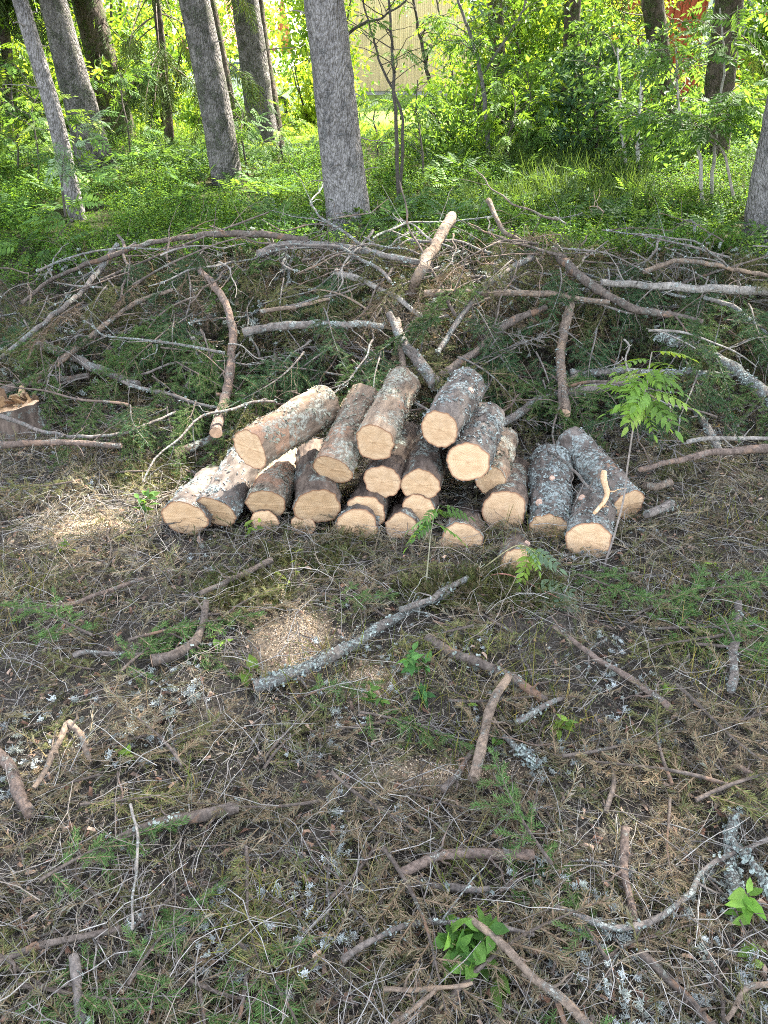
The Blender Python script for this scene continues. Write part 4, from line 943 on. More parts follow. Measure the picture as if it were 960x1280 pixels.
# ------------------------------------------------------------------ low plants one can count
YG = [(.17, .27, .05), (.13, .22, .04), (.20, .29, .06), (.11, .19, .045)]; MG = [(.08, .16, .04), (.10, .19, .042), (.065, .135, .038)]
DG = [(.055, .115, .04), (.07, .135, .045)]; BG = [(.15, .22, .14), (.18, .26, .16)]
def shoot(name, stem_px, depth_lift, leaves, label, cat, tm, sc, pal, r=.003, stemc=(.20, .15, .10), pos_lo=.45, droop=-.1, group=None, grow=None):
    P = bend_pts([on(*stem_px[0])] + [at(x, y, Y) for (x, y), Y in zip(stem_px[1:], depth_lift)], .02, .004, len(label))
    g = Geo(); n = len(P); tube(g, P, np.linspace(r, r * .4, n), 6, stemc); o = P[0]
    root = empty(name, o, label, cat, group); st = g.build('stem', M['twig'], root, origin=o)
    i = (np.sort(R.uniform(pos_lo, 1, leaves)) * (n - 1)).astype(int); i[-1] = n - 1; a = np.arange(leaves) * 2.4 + R.normal(0, .3, leaves)
    D = np.stack([np.cos(a), np.sin(a), np.full(leaves, droop) + .25 * R.normal(0, 1, leaves)], 1)
    if grow is not None: D = D * .6 + np.array(grow)
    f = Geo(); spread_leaves(f, tm, P[i], D, sc, pal, .35); f.build('leaves', M['leaf'], root, origin=o); return root
Yr = on(754, 712)[1]
shoot('rowan_shoot', [(754,712),(776,641),(791,536),(806,490),(815,440)], [Yr,Yr+.02,Yr+.04,Yr+.06], 27, 'tall green rowan shoot with fresh leaves rising before the brush pile right of the logs', 'rowan shoot', ROW, .84, [(.17, .29, .05), (.14, .25, .045), (.21, .31, .07), (.12, .21, .05)], .004, (.24, .20, .17), .62, -.15)
Yr = on(528, 745)[1]
shoot('rowan_shoot', [(531,742),(536,700),(541,655),(549,632)], [Yr,Yr+.02,Yr+.03], 9, 'leafy rowan shoot standing in front of the middle logs', 'rowan shoot', ROW, .66, MG + [(.15, .25, .09)], .003, (.26, .24, .16), .7, -.2)
Yr = on(600, 730)[1]
shoot('rowan_sprig', [(590,722),(625,695),(650,682),(668,690)], [Yr,Yr-.02,Yr-.06], 9, 'wilted pale rowan sprig, upper of two, before the frontmost log', 'rowan sprig', ROW, .7, BG + YG[:1], .003, (.30, .26, .14), .7, -.5, None, (.5, -.2, -.1))
Yr = on(600, 740)[1]
shoot('rowan_sprig', [(596,722),(635,718),(672,735),(700,748)], [Yr,Yr-.05,Yr-.1], 15, 'wilted bluish rowan sprig, lower of two, drooping on the litter below the frontmost log', 'rowan sprig', ROW, 1.1, BG, .003, (.36, .16, .12), .6, -.5, None, (.6, -.2, -.1))
def rosette(px, py, n, l, w_, pal, label, cat, h=.05, name='seedling', lift=.0, group='small green plants in the litter'):
    b = on(px, py, 0); root = empty(name, b, label, cat, group); st = Geo(); f = Geo(); tm = [leaflet(l, w_, .25, droop=.3), leaflet(l * .8, w_ * .8, .2, droop=.5)]
    ns = max(2, n // 8); P = []; D = []
    for k in range(ns):
        a = R.uniform(0, 6.28); tip = b + np.array([math.cos(a) * h * .5, math.sin(a) * h * .5, h * R.uniform(.6, 1.3)]); q = catmull([b - [0, 0, .02], (b + tip) / 2 + [0, 0, h * .2], tip], 8)
        tube(st, q, np.linspace(.0016, .0008, 8), 5, (.18, .16, .07)); m = n // ns
        for e in range(m): P.append(q[min(7, 3 + int(5 * e / m))]); b2 = R.uniform(0, 6.28); D.append([math.cos(b2), math.sin(b2), .25 + .4 * R.normal()])
    st.build('stem', M['twig'], root, origin=b); spread_leaves(f, tm, np.array(P) + R.normal(0, .004, (len(P), 3)), np.array(D), .95, pal, .6, .4); f.build('leaves', M['leaf'], root, origin=b)
rosette(585, 1205, 96, .050, .032, [(.085, .18, .035), (.12, .23, .05), (.06, .14, .03)], 'large leafy green sprig with broad glossy leaves at the bottom of the picture', 'seedling', .085)
rosette(612, 1232, 12, .055, .026, [(.15, .26, .06)], 'pale-leaved sprig drooping below the large leafy sprig', 'seedling', .03)
rosette(518, 845, 30, .042, .02, [(.06, .15, .045), (.08, .18, .05)], 'dark glossy lingonberry sprig left of the crossing brown branch', 'lingonberry', .07)
rosette(530, 875, 16, .038, .017, [(.05, .13, .04)], 'smaller lingonberry sprig just below the dark glossy one', 'lingonberry', .04)
rosette(318, 848, 9, .055, .034, [(.16, .27, .04)], 'bright round-leaved seedling at the sawn end of the long lichened branch', 'seedling', .035)
rosette(308, 680, 12, .045, .016, YG, 'bright yellow-green seedling at the foot of the leftmost grey log', 'seedling', .09)
rosette(186, 650, 22, .05, .018, MG, 'leafy green plant left of the lowest leftmost log', 'seedling', .09)
rosette(85, 690, 8, .05, .032, YG, 'bright seedling in the litter at the left, below the reddish pole', 'seedling', .03)
rosette(158, 956, 10, .034, .015, YG, 'tiny bright seedling right of the snapped tan stick', 'seedling', .03)
rosette(697, 915, 12, .04, .016, YG, 'bright seedling right of the short lichened stick', 'seedling', .05)
rosette(620, 935, 8, .03, .013, MG, 'small seedling beside the pale tan stick', 'seedling', .04)
rosette(465, 890, 10, .035, .02, MG, 'round-leaved seedling in the grass below the long lichened branch', 'seedling', .05)
rosette(275, 815, 8, .04, .02, YG, 'small bright seedling right of the bent brown stick', 'seedling', .04)
rosette(945, 1170, 16, .05, .02, [(.10, .21, .03), (.15, .27, .05)], 'bright upright plant at the right edge near the bottom', 'seedling', .11)
rosette(930, 1205, 10, .035, .018, YG, 'small yellow-green seedling just left below the plant at the right edge', 'seedling', .04)
rosette(590, 885, 6, .03, .016, YG, 'tiny seedling left of the pale tan stick', 'seedling', .03)
rosette(745, 665, 8, .05, .014, DG, 'small dark spruce-green sprig hanging over the log under the twigs', 'seedling', .03)
rosette(828, 866, 6, .03, .014, YG, 'tiny seedling at the upper end of the long reddish branch', 'seedling', .03)
rosette(180, 1220, 8, .03, .02, DG, 'dark seedling at the lower left beside the grey stick', 'seedling', .03)
rosette(530, 660, 12, .03, .014, MG, 'bushy seedling at the foot of the leafy rowan shoot', 'seedling', .06)
rosette(150, 470, 14, .05, .025, MG, 'broad-leaved plant growing through the pile above the split stump', 'seedling', .1)
rosette(145, 487, 8, .05, .02, BG, 'pale blue-green plant under the grey lichened stub', 'seedling', .06)
rosette(35, 470, 14, .04, .022, MG, 'green plant at the left edge behind the split stump', 'seedling', .1)
rosette(895, 720, 10, .03, .012, YG, 'small green plant in the litter right of the frontmost log', 'seedling', .05)
rosette(370, 745, 12, .028, .012, [(.13, .17, .04)], 'sparse bilberry stalk in front of the sawdust patch', 'bilberry', .12)

# ------------------------------------------------------------------ forest undergrowth
sp = Geo(); 
for k in range(5):
    a = k * 1.3; q = catmull([[0, 0, 0], [math.cos(a) * .05, math.sin(a) * .05, .09], [math.cos(a) * .12, math.sin(a) * .12, .2]], 6); tube(sp, q, [.0014] * 6, 3, (.6, .6, .4), 0, False)
    m = 15; f = R.uniform(.25, 1, m); P = np.stack([np.interp(f, np.linspace(0, 1, 6), q[:, c]) for c in range(3)], 1) + R.normal(0, .012, (m, 3)); b = R.uniform(0, 6.28, m)
    sp.inst(DIA, rot_to(np.stack([np.cos(b), np.sin(b), R.normal(.1, .4, m)], 1), R.normal(0, .5, m)) * R.uniform(.35, .65, m)[:, None, None], P, R.uniform(.8, 1.2, (m, 1)) * np.ones(3))
def field(n, x0, x1, y0, y1):
    x = R.uniform(x0, x1, n); y = R.uniform(y0, y1, n); return np.stack([x, y, surf(x, y)], 1)
P = field(17000, -8, 8.5, 5.3, 13); n1 = fbm(P * [1, 1, 0], .8, 3, 90)
lit = np.clip(1 - (P[:, 1] - 8.2) / 5, .3, 1) + n1 * .7
P = P[(R.random(len(P)) < lit) & ((P[:, 1] > 5.7) | (R.random(len(P)) < .5))]
TR = [(437,292),(285,231),(97,272),(122,215),(333,195),(966,297)]
for q in TR:
    c = on(*q); v = P[:, :2] - c[:2]; u = -c[:2] / np.linalg.norm(c[:2]); al = v @ u; ac = np.abs(v[:, 0] * u[1] - v[:, 1] * u[0]); P = P[~((al > -.25) & (al < .9) & (ac < .3) & (R.random(len(P)) < .93))]
und = scatter('undergrowth', sp, P, [(.07, .155, .026), (.09, .18, .03), (.05, .12, .024), (.115, .20, .034)], 'leaf', .0, .25, .5, 1.0)
fr = Geo(); a = np.arange(6) * 1.07
for k in range(6): fr.inst(ROWS[k % 3], rot_to(np.array([[math.cos(a[k]), math.sin(a[k]), .55]])) * 1.1, np.array([[.02 * math.cos(a[k]), .02 * math.sin(a[k]), .10]]), None)
tube(fr, np.array([[0, 0, -.02], [.004, 0, .05], [0, .004, .11]]), [.003] * 3, 4, (.8, .7, .5), 0, False)
P = field(700, -6.5, 7, 5.6, 10.5); P = P[fbm(P * [1, 1, 0], .7, 2, 33) > -.05]; scatter('undergrowth', fr, P, MG + DG, 'leaf', .04, .25, .6, 1.3)
P = field(330, .7, 2.4, 7.0, 9.2); P = P[fbm(P * [1, 1, 0], .9, 2, 95) > -.2]
bl = Geo().inst(blade, rotm(np.arange(9) * .8, np.full(9, .25), R.normal(0, .35, 9)) * 3.2, R.normal(0, .03, (9, 3)) * [1, 1, 0])
scatter('tall_grass', bl, P, [(.045, .08, .026), (.06, .105, .03)], 'leaf', .0, .2, .7, 1.1)
P = field(9000, -13, 12, 12, 22); scatter('lawn_grass', bl, P, [(.16, .25, .04), (.20, .28, .05), (.13, .22, .04)], 'leaf', .0, .2, .35, .6)

# ------------------------------------------------------------------ trees
# sunlit patches on the ground and logs: open gaps in the crowns above them (photo px, radii in m)
GAPS = [(on(362, 505, .36), .10), (on(475, 495, .38), .14), (on(125, 648), .22), (on(300, 720), .0), (on(368, 795), .06), (on(560, 330, .1), .2), (on(185, 640), .05), 
        (on(300, 315), .12), (on(140, 375), .10), (on(690, 325), .1), (on(870, 590), .08), (on(280, 415, .1), .0), (on(930, 470), .05), (on(600, 340), .06), (on(430, 320), .08)]
GAPS += [(on(x, y), r) for x, y, r in [(60,235,.7),(180,218,.75),(310,232,.6),(385,245,.5),(700,265,.3),(870,290,.4),(230,240,.6),(20,280,.5),(560,255,.3),(120,205,.7),(10,215,.7),(260,205,.7),(360,205,.6),(800,262,.3)]]
for k in range(44):
    x, y = R.uniform(20, 940), R.uniform(290, 1260)
    if 400 < y < 720 and 190 < x < 850: continue
    GAPS.append((on(x, y, .1 if y < 520 else 0), R.uniform(-.16, -.06) if y > 520 else R.uniform(-.12, .0)))
def gap_filter(C):
    keep = np.ones(len(C), bool)
    for g, r in GAPS:
        v = C - g; d = v - np.outer(v @ SUN, SUN); keep &= np.linalg.norm(d, axis=1) > r + .22
    return keep
def trunk_geo(P, rad, sides=40, amp=.03, seed=0, flare=None):
    g = Geo(); n = len(P); T, N, B = frames(P); a = np.arange(sides) * 2 * PI / sides
    V = P[:, None] + rad[:, None, None] * (np.cos(a)[None, :, None] * N[:, None] + np.sin(a)[None, :, None] * B[:, None])
    D = (V - P[:, None]) / rad[:, None, None]
    h = amp * (fbm(V, 9, 3, seed) + .6 * fbm(V * [1, 1, .6], 34, 3, seed + 4))
    V = V + D * h[..., None] * np.minimum(rad, .2)[:, None, None] * 2
    if flare is not None:
        e = flare * np.exp(-np.linspace(0, 1, n) * len(P) * .11)[:, None] * (.6 + .5 * np.cos(a * 4 + seed) + .3 * np.cos(a * 3 + 2 * seed))[None]; V = V + D * (e * rad[:, None])[..., None]
    i, j = np.meshgrid(np.arange(n - 1), np.arange(sides), indexing='ij'); j2 = (j + 1) % sides
    g.add(V.reshape(-1, 3), np.stack([i * sides + j, i * sides + j2, (i + 1) * sides + j2, (i + 1) * sides + j], -1).reshape(-1, 4)); return g
CONI = [(.055, .095, .032), (.075, .12, .04), (.065, .105, .035)]
def tree(pts, wpx, label, mt, H=13., crown=(4.2, 2.2, 420), cat='tree', name='spruce_tree', amp=.03, flare=.25, stubs=6, leafy=False, Y=None, pal=None, low=0, low_from=1.2, dead=0):
    base = on(*pts[0]) if Y is None else at(*pts[0], Y); Yb = base[1]; b2 = base.copy()
    W = [base - [0, 0, .12]] + [at(x, y, Yb) for x, y in pts]; d0 = depth(base)
    tip = W[-1]; dirn = (tip - W[-2]) / np.linalg.norm(tip - W[-2]); dirn = dirn * .35 + np.array([0, 0, 1.]); dirn /= np.linalg.norm(dirn)
    topz = H; up = tip + dirn * (topz - tip[2]); kn = tip + dirn * 1.5
    lowc = catmull(W, 60); hi = catmull([tip, kn, up], 40)[1:]; P = np.vstack([lowc, hi])
    rb = wpx[0] / 2 * d0 / F; rt = wpx[1] / 2 * depth(tip) / F
    zz = P[:, 2]; zt = tip[2]; rad = np.where(zz < zt, rb + (rt - rb) * np.clip((zz - base[2]) / (zt - base[2]), 0, 1), rt * np.clip(1 - (zz - zt) / (topz - zt), .06, 1))
    root = empty(name, base, label, cat, 'trees standing around the felling site')
    trunk_geo(P, rad, 44, amp, len(label), flare).build('trunk', M[mt], root, origin=base)
    br = Geo(); lv = Geo(); C = []; D = []
    z0, rr, n = crown
    for k in range(n):
        f = R.random() ** 1.15; z = z0 + (topz - z0) * f; i = int(np.argmin(np.abs(zz - z))); c = P[i]
        a = R.uniform(0, 6.28); Rm = rr * (1.02 - f) ** .75 + .15; q = Rm * math.sqrt(R.uniform(.02, 1)); drp = .25 * q
        C.append([c[0] + math.cos(a) * q, c[1] + math.sin(a) * q, z - drp + R.normal(0, .12)]); D.append([math.cos(a), math.sin(a), -.35])
    for k in range(int(n / 14)):
        f = R.random(); z = z0 + (topz - z0) * f; i = int(np.argmin(np.abs(zz - z))); c = P[i]; a = R.uniform(0, 6.28); q = (rr * (1.02 - f) ** .75 + .1) * .9; s = np.linspace(0, 1, 6)[:, None]
        tube(br, c + np.array([math.cos(a) * q, math.sin(a) * q, -.25 * q]) * s + np.array([0, 0, -.1]) * s ** 2, np.linspace(.022, .005, 6), 5, (.14, .11, .09), 0, False)
    # low hanging live sprays in view
    for k in range(low):
        z = base[2] + R.uniform(low_from, 3.4); i = int(np.argmin(np.abs(zz - z))); c = P[i]; a = R.uniform(0, 6.28); L = R.uniform(.3, .95); s = np.linspace(0, 1, 9)[:, None]
        q = c + np.array([math.cos(a) * L, math.sin(a) * L, 0]) * s + np.array([0, 0, -.7 * L]) * s ** 1.6; tube(br, q, np.linspace(.009, .003, 9), 5, (.14, .11, .09), 0, False)
        for e in range(14):
            C.append(q[R.integers(2, 9)] + R.normal(0, .03, 3)); D.append([math.cos(a) * .4 + .3 * R.normal(), math.sin(a) * .4 + .3 * R.normal(), -.9])
    for k in range(stubs):
        z = base[2] + R.uniform(.4, 3.6); i = int(np.argmin(np.abs(zz - z))); c = P[i]; a = R.uniform(0, 6.28); L = rad[i] + R.uniform(.05, .3 + .7 * dead); m = 7; s = np.linspace(0, 1, m)[:, None]
        q = c + np.array([math.cos(a) * L, math.sin(a) * L, R.normal(0, .12) * L]) * s + np.cumsum(R.normal(0, .012, (m, 3)), 0); tube(br, q, np.linspace(.009, .002, m), 5, (.19, .165, .145), 0, False)
    C = np.array(C).reshape(-1, 3); D = np.array(D).reshape(-1, 3)
    if len(C):
        hi_ = C[:, 2] > z0 - 1.5; keep = gap_filter(C) | ~hi_ ; C, D = C[keep], D[keep]; hi_ = C[:, 2] > z0 - .8
        m = 5; CC = np.repeat(C[hi_], m, 0) + R.normal(0, .16, (hi_.sum() * m, 3)) * [1, 1, .5]; DD = np.repeat(D[hi_], m, 0) + R.normal(0, .5, (hi_.sum() * m, 3))
        kk = gap_filter(CC); CC, DD = CC[kk], DD[kk]
        if leafy: spread_leaves(lv, [DSPR], CC, DD, 2.6, pal or MG, .8)
        else: spread_leaves(lv, [NSPR], CC, DD, 1.9, pal or CONI, .8)
        spread_leaves(lv, [NSPR], C[~hi_], D[~hi_], .95, pal or CONI, .8)
        V_, C_, Q_, T_, _, _ = br.arr(); lv.add(V_, Q_, None, C_, 1)
        lv.build('crown', [M['leaf'] if leafy else M['needle'], M['twig']], root, origin=base, smooth=False)
    return root
tree([(97,272),(82,205),(67,140),(46,70),(25,0)], (21,19), 'slender leaning spruce trunk, leftmost of the near trunks', 'trunk', 9, (3.6,1.3,110), stubs=8)
tree([(122,215),(103,140),(84,70),(66,0)], (44,33), 'grey spruce trunk leaning left, beside the slender leaning one', 'trunk_moss_shaded', 15, (5.5,2.,130), stubs=4)
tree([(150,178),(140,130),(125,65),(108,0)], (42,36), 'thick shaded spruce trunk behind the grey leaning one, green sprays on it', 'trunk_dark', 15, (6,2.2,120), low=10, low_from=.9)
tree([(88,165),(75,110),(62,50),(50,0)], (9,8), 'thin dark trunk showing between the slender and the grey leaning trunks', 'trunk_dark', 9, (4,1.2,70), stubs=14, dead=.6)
tree([(285,231),(272,150),(258,75),(243,0)], (38,38), 'grey-green spruce trunk with lichen, left of the large middle trunk', 'trunk_moss_shaded', 15, (5.5,2.,130), stubs=6)
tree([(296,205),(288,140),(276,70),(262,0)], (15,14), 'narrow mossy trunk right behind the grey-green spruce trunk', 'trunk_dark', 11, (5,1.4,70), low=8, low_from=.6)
tree([(333,195),(325,140),(316,70),(306,0)], (38,33), 'brownish spruce trunk in front of the white car', 'trunk_moss_shaded', 15, (6,2.,110), stubs=8, dead=.5)
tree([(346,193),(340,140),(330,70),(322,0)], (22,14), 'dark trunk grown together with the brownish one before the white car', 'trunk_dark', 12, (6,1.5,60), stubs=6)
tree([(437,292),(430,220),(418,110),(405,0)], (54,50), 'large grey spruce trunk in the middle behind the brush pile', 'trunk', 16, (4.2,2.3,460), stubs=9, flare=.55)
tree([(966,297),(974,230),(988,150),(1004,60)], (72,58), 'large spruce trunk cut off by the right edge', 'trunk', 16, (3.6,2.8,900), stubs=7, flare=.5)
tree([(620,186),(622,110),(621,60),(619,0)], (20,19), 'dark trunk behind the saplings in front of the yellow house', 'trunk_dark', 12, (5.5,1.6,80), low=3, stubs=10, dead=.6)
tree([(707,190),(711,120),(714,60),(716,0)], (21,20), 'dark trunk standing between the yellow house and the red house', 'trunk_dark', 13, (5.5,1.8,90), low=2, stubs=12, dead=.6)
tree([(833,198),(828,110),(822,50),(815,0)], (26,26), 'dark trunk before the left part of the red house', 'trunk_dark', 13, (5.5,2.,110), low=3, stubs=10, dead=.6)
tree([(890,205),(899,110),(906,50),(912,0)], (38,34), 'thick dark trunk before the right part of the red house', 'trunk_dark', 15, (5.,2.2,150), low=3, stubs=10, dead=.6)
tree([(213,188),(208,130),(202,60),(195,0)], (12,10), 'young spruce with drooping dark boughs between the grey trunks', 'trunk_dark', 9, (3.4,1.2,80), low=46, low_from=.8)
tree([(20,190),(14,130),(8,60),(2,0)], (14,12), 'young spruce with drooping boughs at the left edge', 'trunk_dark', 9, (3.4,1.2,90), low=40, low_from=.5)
tree([(-70,230),(-85,150),(-110,60),(-130,0)], (30,26), 'spruce at the left edge whose hanging boughs reach into view', 'trunk_moss_shaded', 12, (3.6,2.,150), low=34, low_from=.6)
# spruces added out of view to the right so their crowns shade the site
def side_tree(x, y, H, crown, label):
    z = float(ground_h(x, y)); root = empty('spruce_tree', (x, y, z), label, 'tree', 'trees standing around the felling site')
    s = np.linspace(0, 1, 40)[:, None]; P = np.array([[x, y, z - .1]]) * (1 - s) + np.array([[x + .3, y, H]]) * s; trunk_geo(P, np.linspace(.2, .02, 40), 30, .03, 3, .3).build('trunk', M['trunk'], root, origin=(x, y, z))
    z0, rr, n = crown; f = R.random(n) ** 1.15; a = R.uniform(0, 6.28, n); q = (rr * (1.02 - f) ** .75 + .15) * np.sqrt(R.uniform(.02, 1, n))
    C = np.stack([x + q * np.cos(a), y + q * np.sin(a), z0 + (H - z0) * f - .25 * q], 1); D = np.stack([np.cos(a), np.sin(a), -.35 + 0 * a], 1); C = np.repeat(C, 5, 0) + R.normal(0, .17, (n * 5, 3)); D = np.repeat(D, 5, 0) + R.normal(0, .5, (n * 5, 3)); k = gap_filter(C)
    lv = Geo(); spread_leaves(lv, [NSPR], C[k], D[k], 1.9, CONI, .8); lv.build('crown', M['needle'], root, origin=(x, y, z), smooth=False)
side_tree(5.2, 4.9, 14, (3.2, 2.6, 800), 'unseen shading spruce added beyond the right edge, nearest to the log stack')
side_tree(6.6, 7.4, 16, (3.2, 2.8, 800), 'unseen shading spruce added beyond the right edge, farther back than the nearest one')

# ------------------------------------------------------------------ saplings
def sapling(pts, w0, label, kind, nb, nl, pal, sc=1., Y=None, stemc=(.13, .11, .09), name='sapling', from_=.35, spread=.5, H=None, group='saplings in front of the houses', cat='sapling'):
    base = on(*pts[0]) if Y is None else at(*pts[0], Y); W = [base - [0, 0, .05]] + [at(x, y, base[1] + .15 * k) for k, (x, y) in enumerate(pts[1:])]
    if pts[-1][1] <= 5: t = W[-1]; W.append(t + (t - W[-2]) / np.linalg.norm(t - W[-2]) * .7 + np.array([0, 0, .3]))
    P = bend_pts(W, .06, .015, len(label)); n = len(P); r = w0 / 2 * depth(base) / F
    root = empty(name, base, label, cat, group); st = Geo(); tube(st, P, np.linspace(r, r * .35, n), 8, stemc, rough=.15)
    PP = []; DD = []
    for k in range(nb):
        i = int((from_ + (1 - from_) * R.random()) * (n - 1)); a = R.uniform(0, 6.28); L = spread * R.uniform(.5, 1.2); m = 7; s = np.linspace(0, 1, m)[:, None]
        q = P[i] + np.array([math.cos(a) * L, math.sin(a) * L, .75 * L]) * s + np.array([0, 0, -.4 * L]) * s ** 2 + np.cumsum(R.normal(0, .014, (m, 3)), 0); tube(st, q, np.linspace(r * .28, r * .08, m), 5, np.minimum(stemc, (.16, .14, .11)), caps=False)
        for e in range(nl):
            PP.append(q[R.integers(2, m)] + R.normal(0, .02, 3)); b = a + R.normal(0, .9); DD.append([math.cos(b), math.sin(b), R.normal(-.15, .3)])
    st.build('stem', M['twig'], root, origin=base)
    if PP:
        lv = Geo(); tm = {'rowan': ROWS, 'broad': [DSPR, DIA], 'spray': [DSPR]}[kind]; spread_leaves(lv, tm, np.array(PP), np.array(DD), sc * 1.2, pal, .5); lv.build('leaves', M['leaf'], root, origin=base, smooth=False)
    return root
LIT = [(.10, .19, .03), (.14, .23, .035), (.08, .165, .03)]  # brighter greens, sunlight put into the leaf colour
SD = (.075, .065, .055)
sapling([(500,268),(494,150),(490,70),(487,0)], 5, 'thin dark bare-stemmed sapling right of the large middle trunk', 'rowan', 14, 2, MG, .8, None, SD, spread=.7)
sapling([(497,262),(503,150),(475,75),(455,0)], 4, 'forked dark sapling leaning left beside the bare-stemmed one', 'rowan', 12, 2, MG, .7, None, SD, spread=.7)
sapling([(552,186),(540,120),(528,60),(517,0)], 6, 'slim sapling in front of the yellow house wall', 'rowan', 16, 5, LIT + MG, 1., None, SD)
sapling([(575,165),(568,110),(558,50),(546,0)], 4, 'very thin sapling right of the slim one before the yellow house', 'broad', 16, 8, LIT, 1.2, None, SD)
sapling([(613,205),(602,100),(590,50),(573,0)], 6, 'leaning grey sapling before the yellow house window', 'rowan', 18, 5, MG + LIT, 1.1, None, (.15, .14, .13))
sapling([(600,90),(625,60),(650,20),(658,0)], 4, 'branching sapling arching right before the yellow house', 'broad', 14, 8, LIT, 1.2, 9.8, (.15, .14, .13))
sapling([(690,172),(682,110),(668,60),(655,0)], 5, 'curved sapling left of the dark trunk between the houses', 'rowan', 16, 5, MG + DG, 1.1, None, SD)
sapling([(677,180),(668,120),(650,70),(640,0)], 4, 'bent sapling with yellow-green leaves left of the curved one', 'broad', 18, 9, LIT, 1.3, None, SD)
sapling([(771,150),(771,90),(769,40),(768,0)], 5, 'straight brown sapling left of the red house', 'rowan', 14, 5, MG, 1.2, None, (.17, .13, .09))
sapling([(783,228),(781,200),(775,120),(772,60)], 6, 'pale-stemmed birch sapling, left of a pair', 'broad', 16, 7, DG + MG, 1.2, None, (.42, .40, .37), from_=.2)
sapling([(798,228),(797,190),(800,120),(810,50)], 6, 'pale-stemmed birch sapling, right of a pair', 'broad', 15, 7, MG, 1.2, None, (.45, .43, .40), from_=.2)
sapling([(880,262),(872,190),(850,150),(845,60)], 5, 'pale rowan sapling with large leaves left of the right edge trunk', 'rowan', 16, 5, MG, 1.1, None, (.33, .30, .27))
sapling([(890,255),(893,180),(905,90),(900,10)], 5, 'taller rowan sapling beside the pale one at the right', 'rowan', 15, 5, MG, 1.2, None, (.28, .26, .23))
sapling([(925,265),(905,195),(885,165),(860,150)], 4, 'arching rowan sapling right before the right edge trunk', 'rowan', 16, 5, MG, 1.1, None, (.30, .26, .22), from_=.3)
sapling([(820,200),(835,120),(860,60),(885,15)], 5, 'sapling leaning right before the red house', 'rowan', 12, 4, MG, 1.3, None, (.25, .22, .19))
sapling([(725,205),(722,150),(728,90),(735,40)], 4, 'bushy dark-leaved sapling below the dark trunk between the houses', 'broad', 26, 10, DG + MG, 1.3, None, SD, from_=.1)
sapling([(745,215),(748,170),(742,120),(752,60)], 4, 'blue-green leafy sapling left of the pale birch pair', 'broad', 26, 10, [(.07, .14, .075), (.085, .16, .085)], 1.6, None, SD, from_=.1)
sapling([(660,205),(658,170),(663,130),(660,90)], 3, 'low leafy sapling at the foot of the curved one', 'rowan', 20, 5, MG, 1., None, SD, from_=.2)
sapling([(640,215),(635,175),(645,140),(640,110)], 3, 'low rowan sapling right of the leaning grey one', 'rowan', 18, 5, LIT, .9, None, SD, from_=.2)
sapling([(530,230),(527,180),(520,140),(522,100)], 3, 'low sapling left of the slim one before the yellow house', 'rowan', 16, 4, LIT + MG, .9, None, SD, from_=.2)
sapling([(80,262),(76,215),(82,190),(75,165)], 3, 'blue-green rowan seedling in front of the slender leaning trunk', 'rowan', 12, 4, BG + MG, .8, 6.4, SD, from_=.3, spread=.25)
sapling([(20,230),(22,170),(15,120),(12,80)], 3, 'bright rowan sapling at the left edge', 'rowan', 18, 5, MG + LIT, 1., None, SD, from_=.25)
sapling([(45,245),(48,190),(40,140),(52,110)], 3, 'rowan sapling just left of the slender leaning trunk', 'rowan', 14, 5, MG + YG, .9, None, SD, from_=.25)
sapling([(165,205),(160,165),(152,120),(150,90)], 3, 'rowan sapling beside the shaded thick trunk', 'rowan', 12, 5, MG, .9, None, SD, from_=.25)
sapling([(340,185),(318,120),(322,90),(318,60)], 2, 'thin sapling climbing in front of the brownish trunk', 'broad', 12, 7, MG + BG, 1., None, (.25, .22, .2), from_=.2, spread=.3)
sapling([(310,225),(306,190),(300,165),(304,140)], 3, 'low rowan sapling right of the grey-green trunk', 'rowan', 14, 4, MG, .8, None, SD, from_=.2, spread=.35)
sapling([(360,210),(352,190),(350,170),(345,150)], 3, 'low rowan sapling left of the large middle trunk', 'rowan', 14, 4, MG + YG, .8, None, SD, from_=.2, spread=.35)
sapling([(470,215),(472,180),(468,150),(470,120)], 3, 'small rowan sapling close right of the large middle trunk', 'rowan', 14, 4, MG + LIT, .8, None, SD, from_=.2, spread=.4)
sapling([(35,330),(60,310),(75,290),(95,270)], 2, 'fern-like rowan seedling in the undergrowth at the left', 'rowan', 8, 4, MG, .9, None, SD, from_=.1, spread=.2)
sapling([(420,45),(455,30),(480,20),(520,-15)], 4, 'dark bare branchy sapling crossing right of the large middle trunk', 'rowan', 8, 1, MG, .6, 7.6, SD, from_=.3, spread=.6)

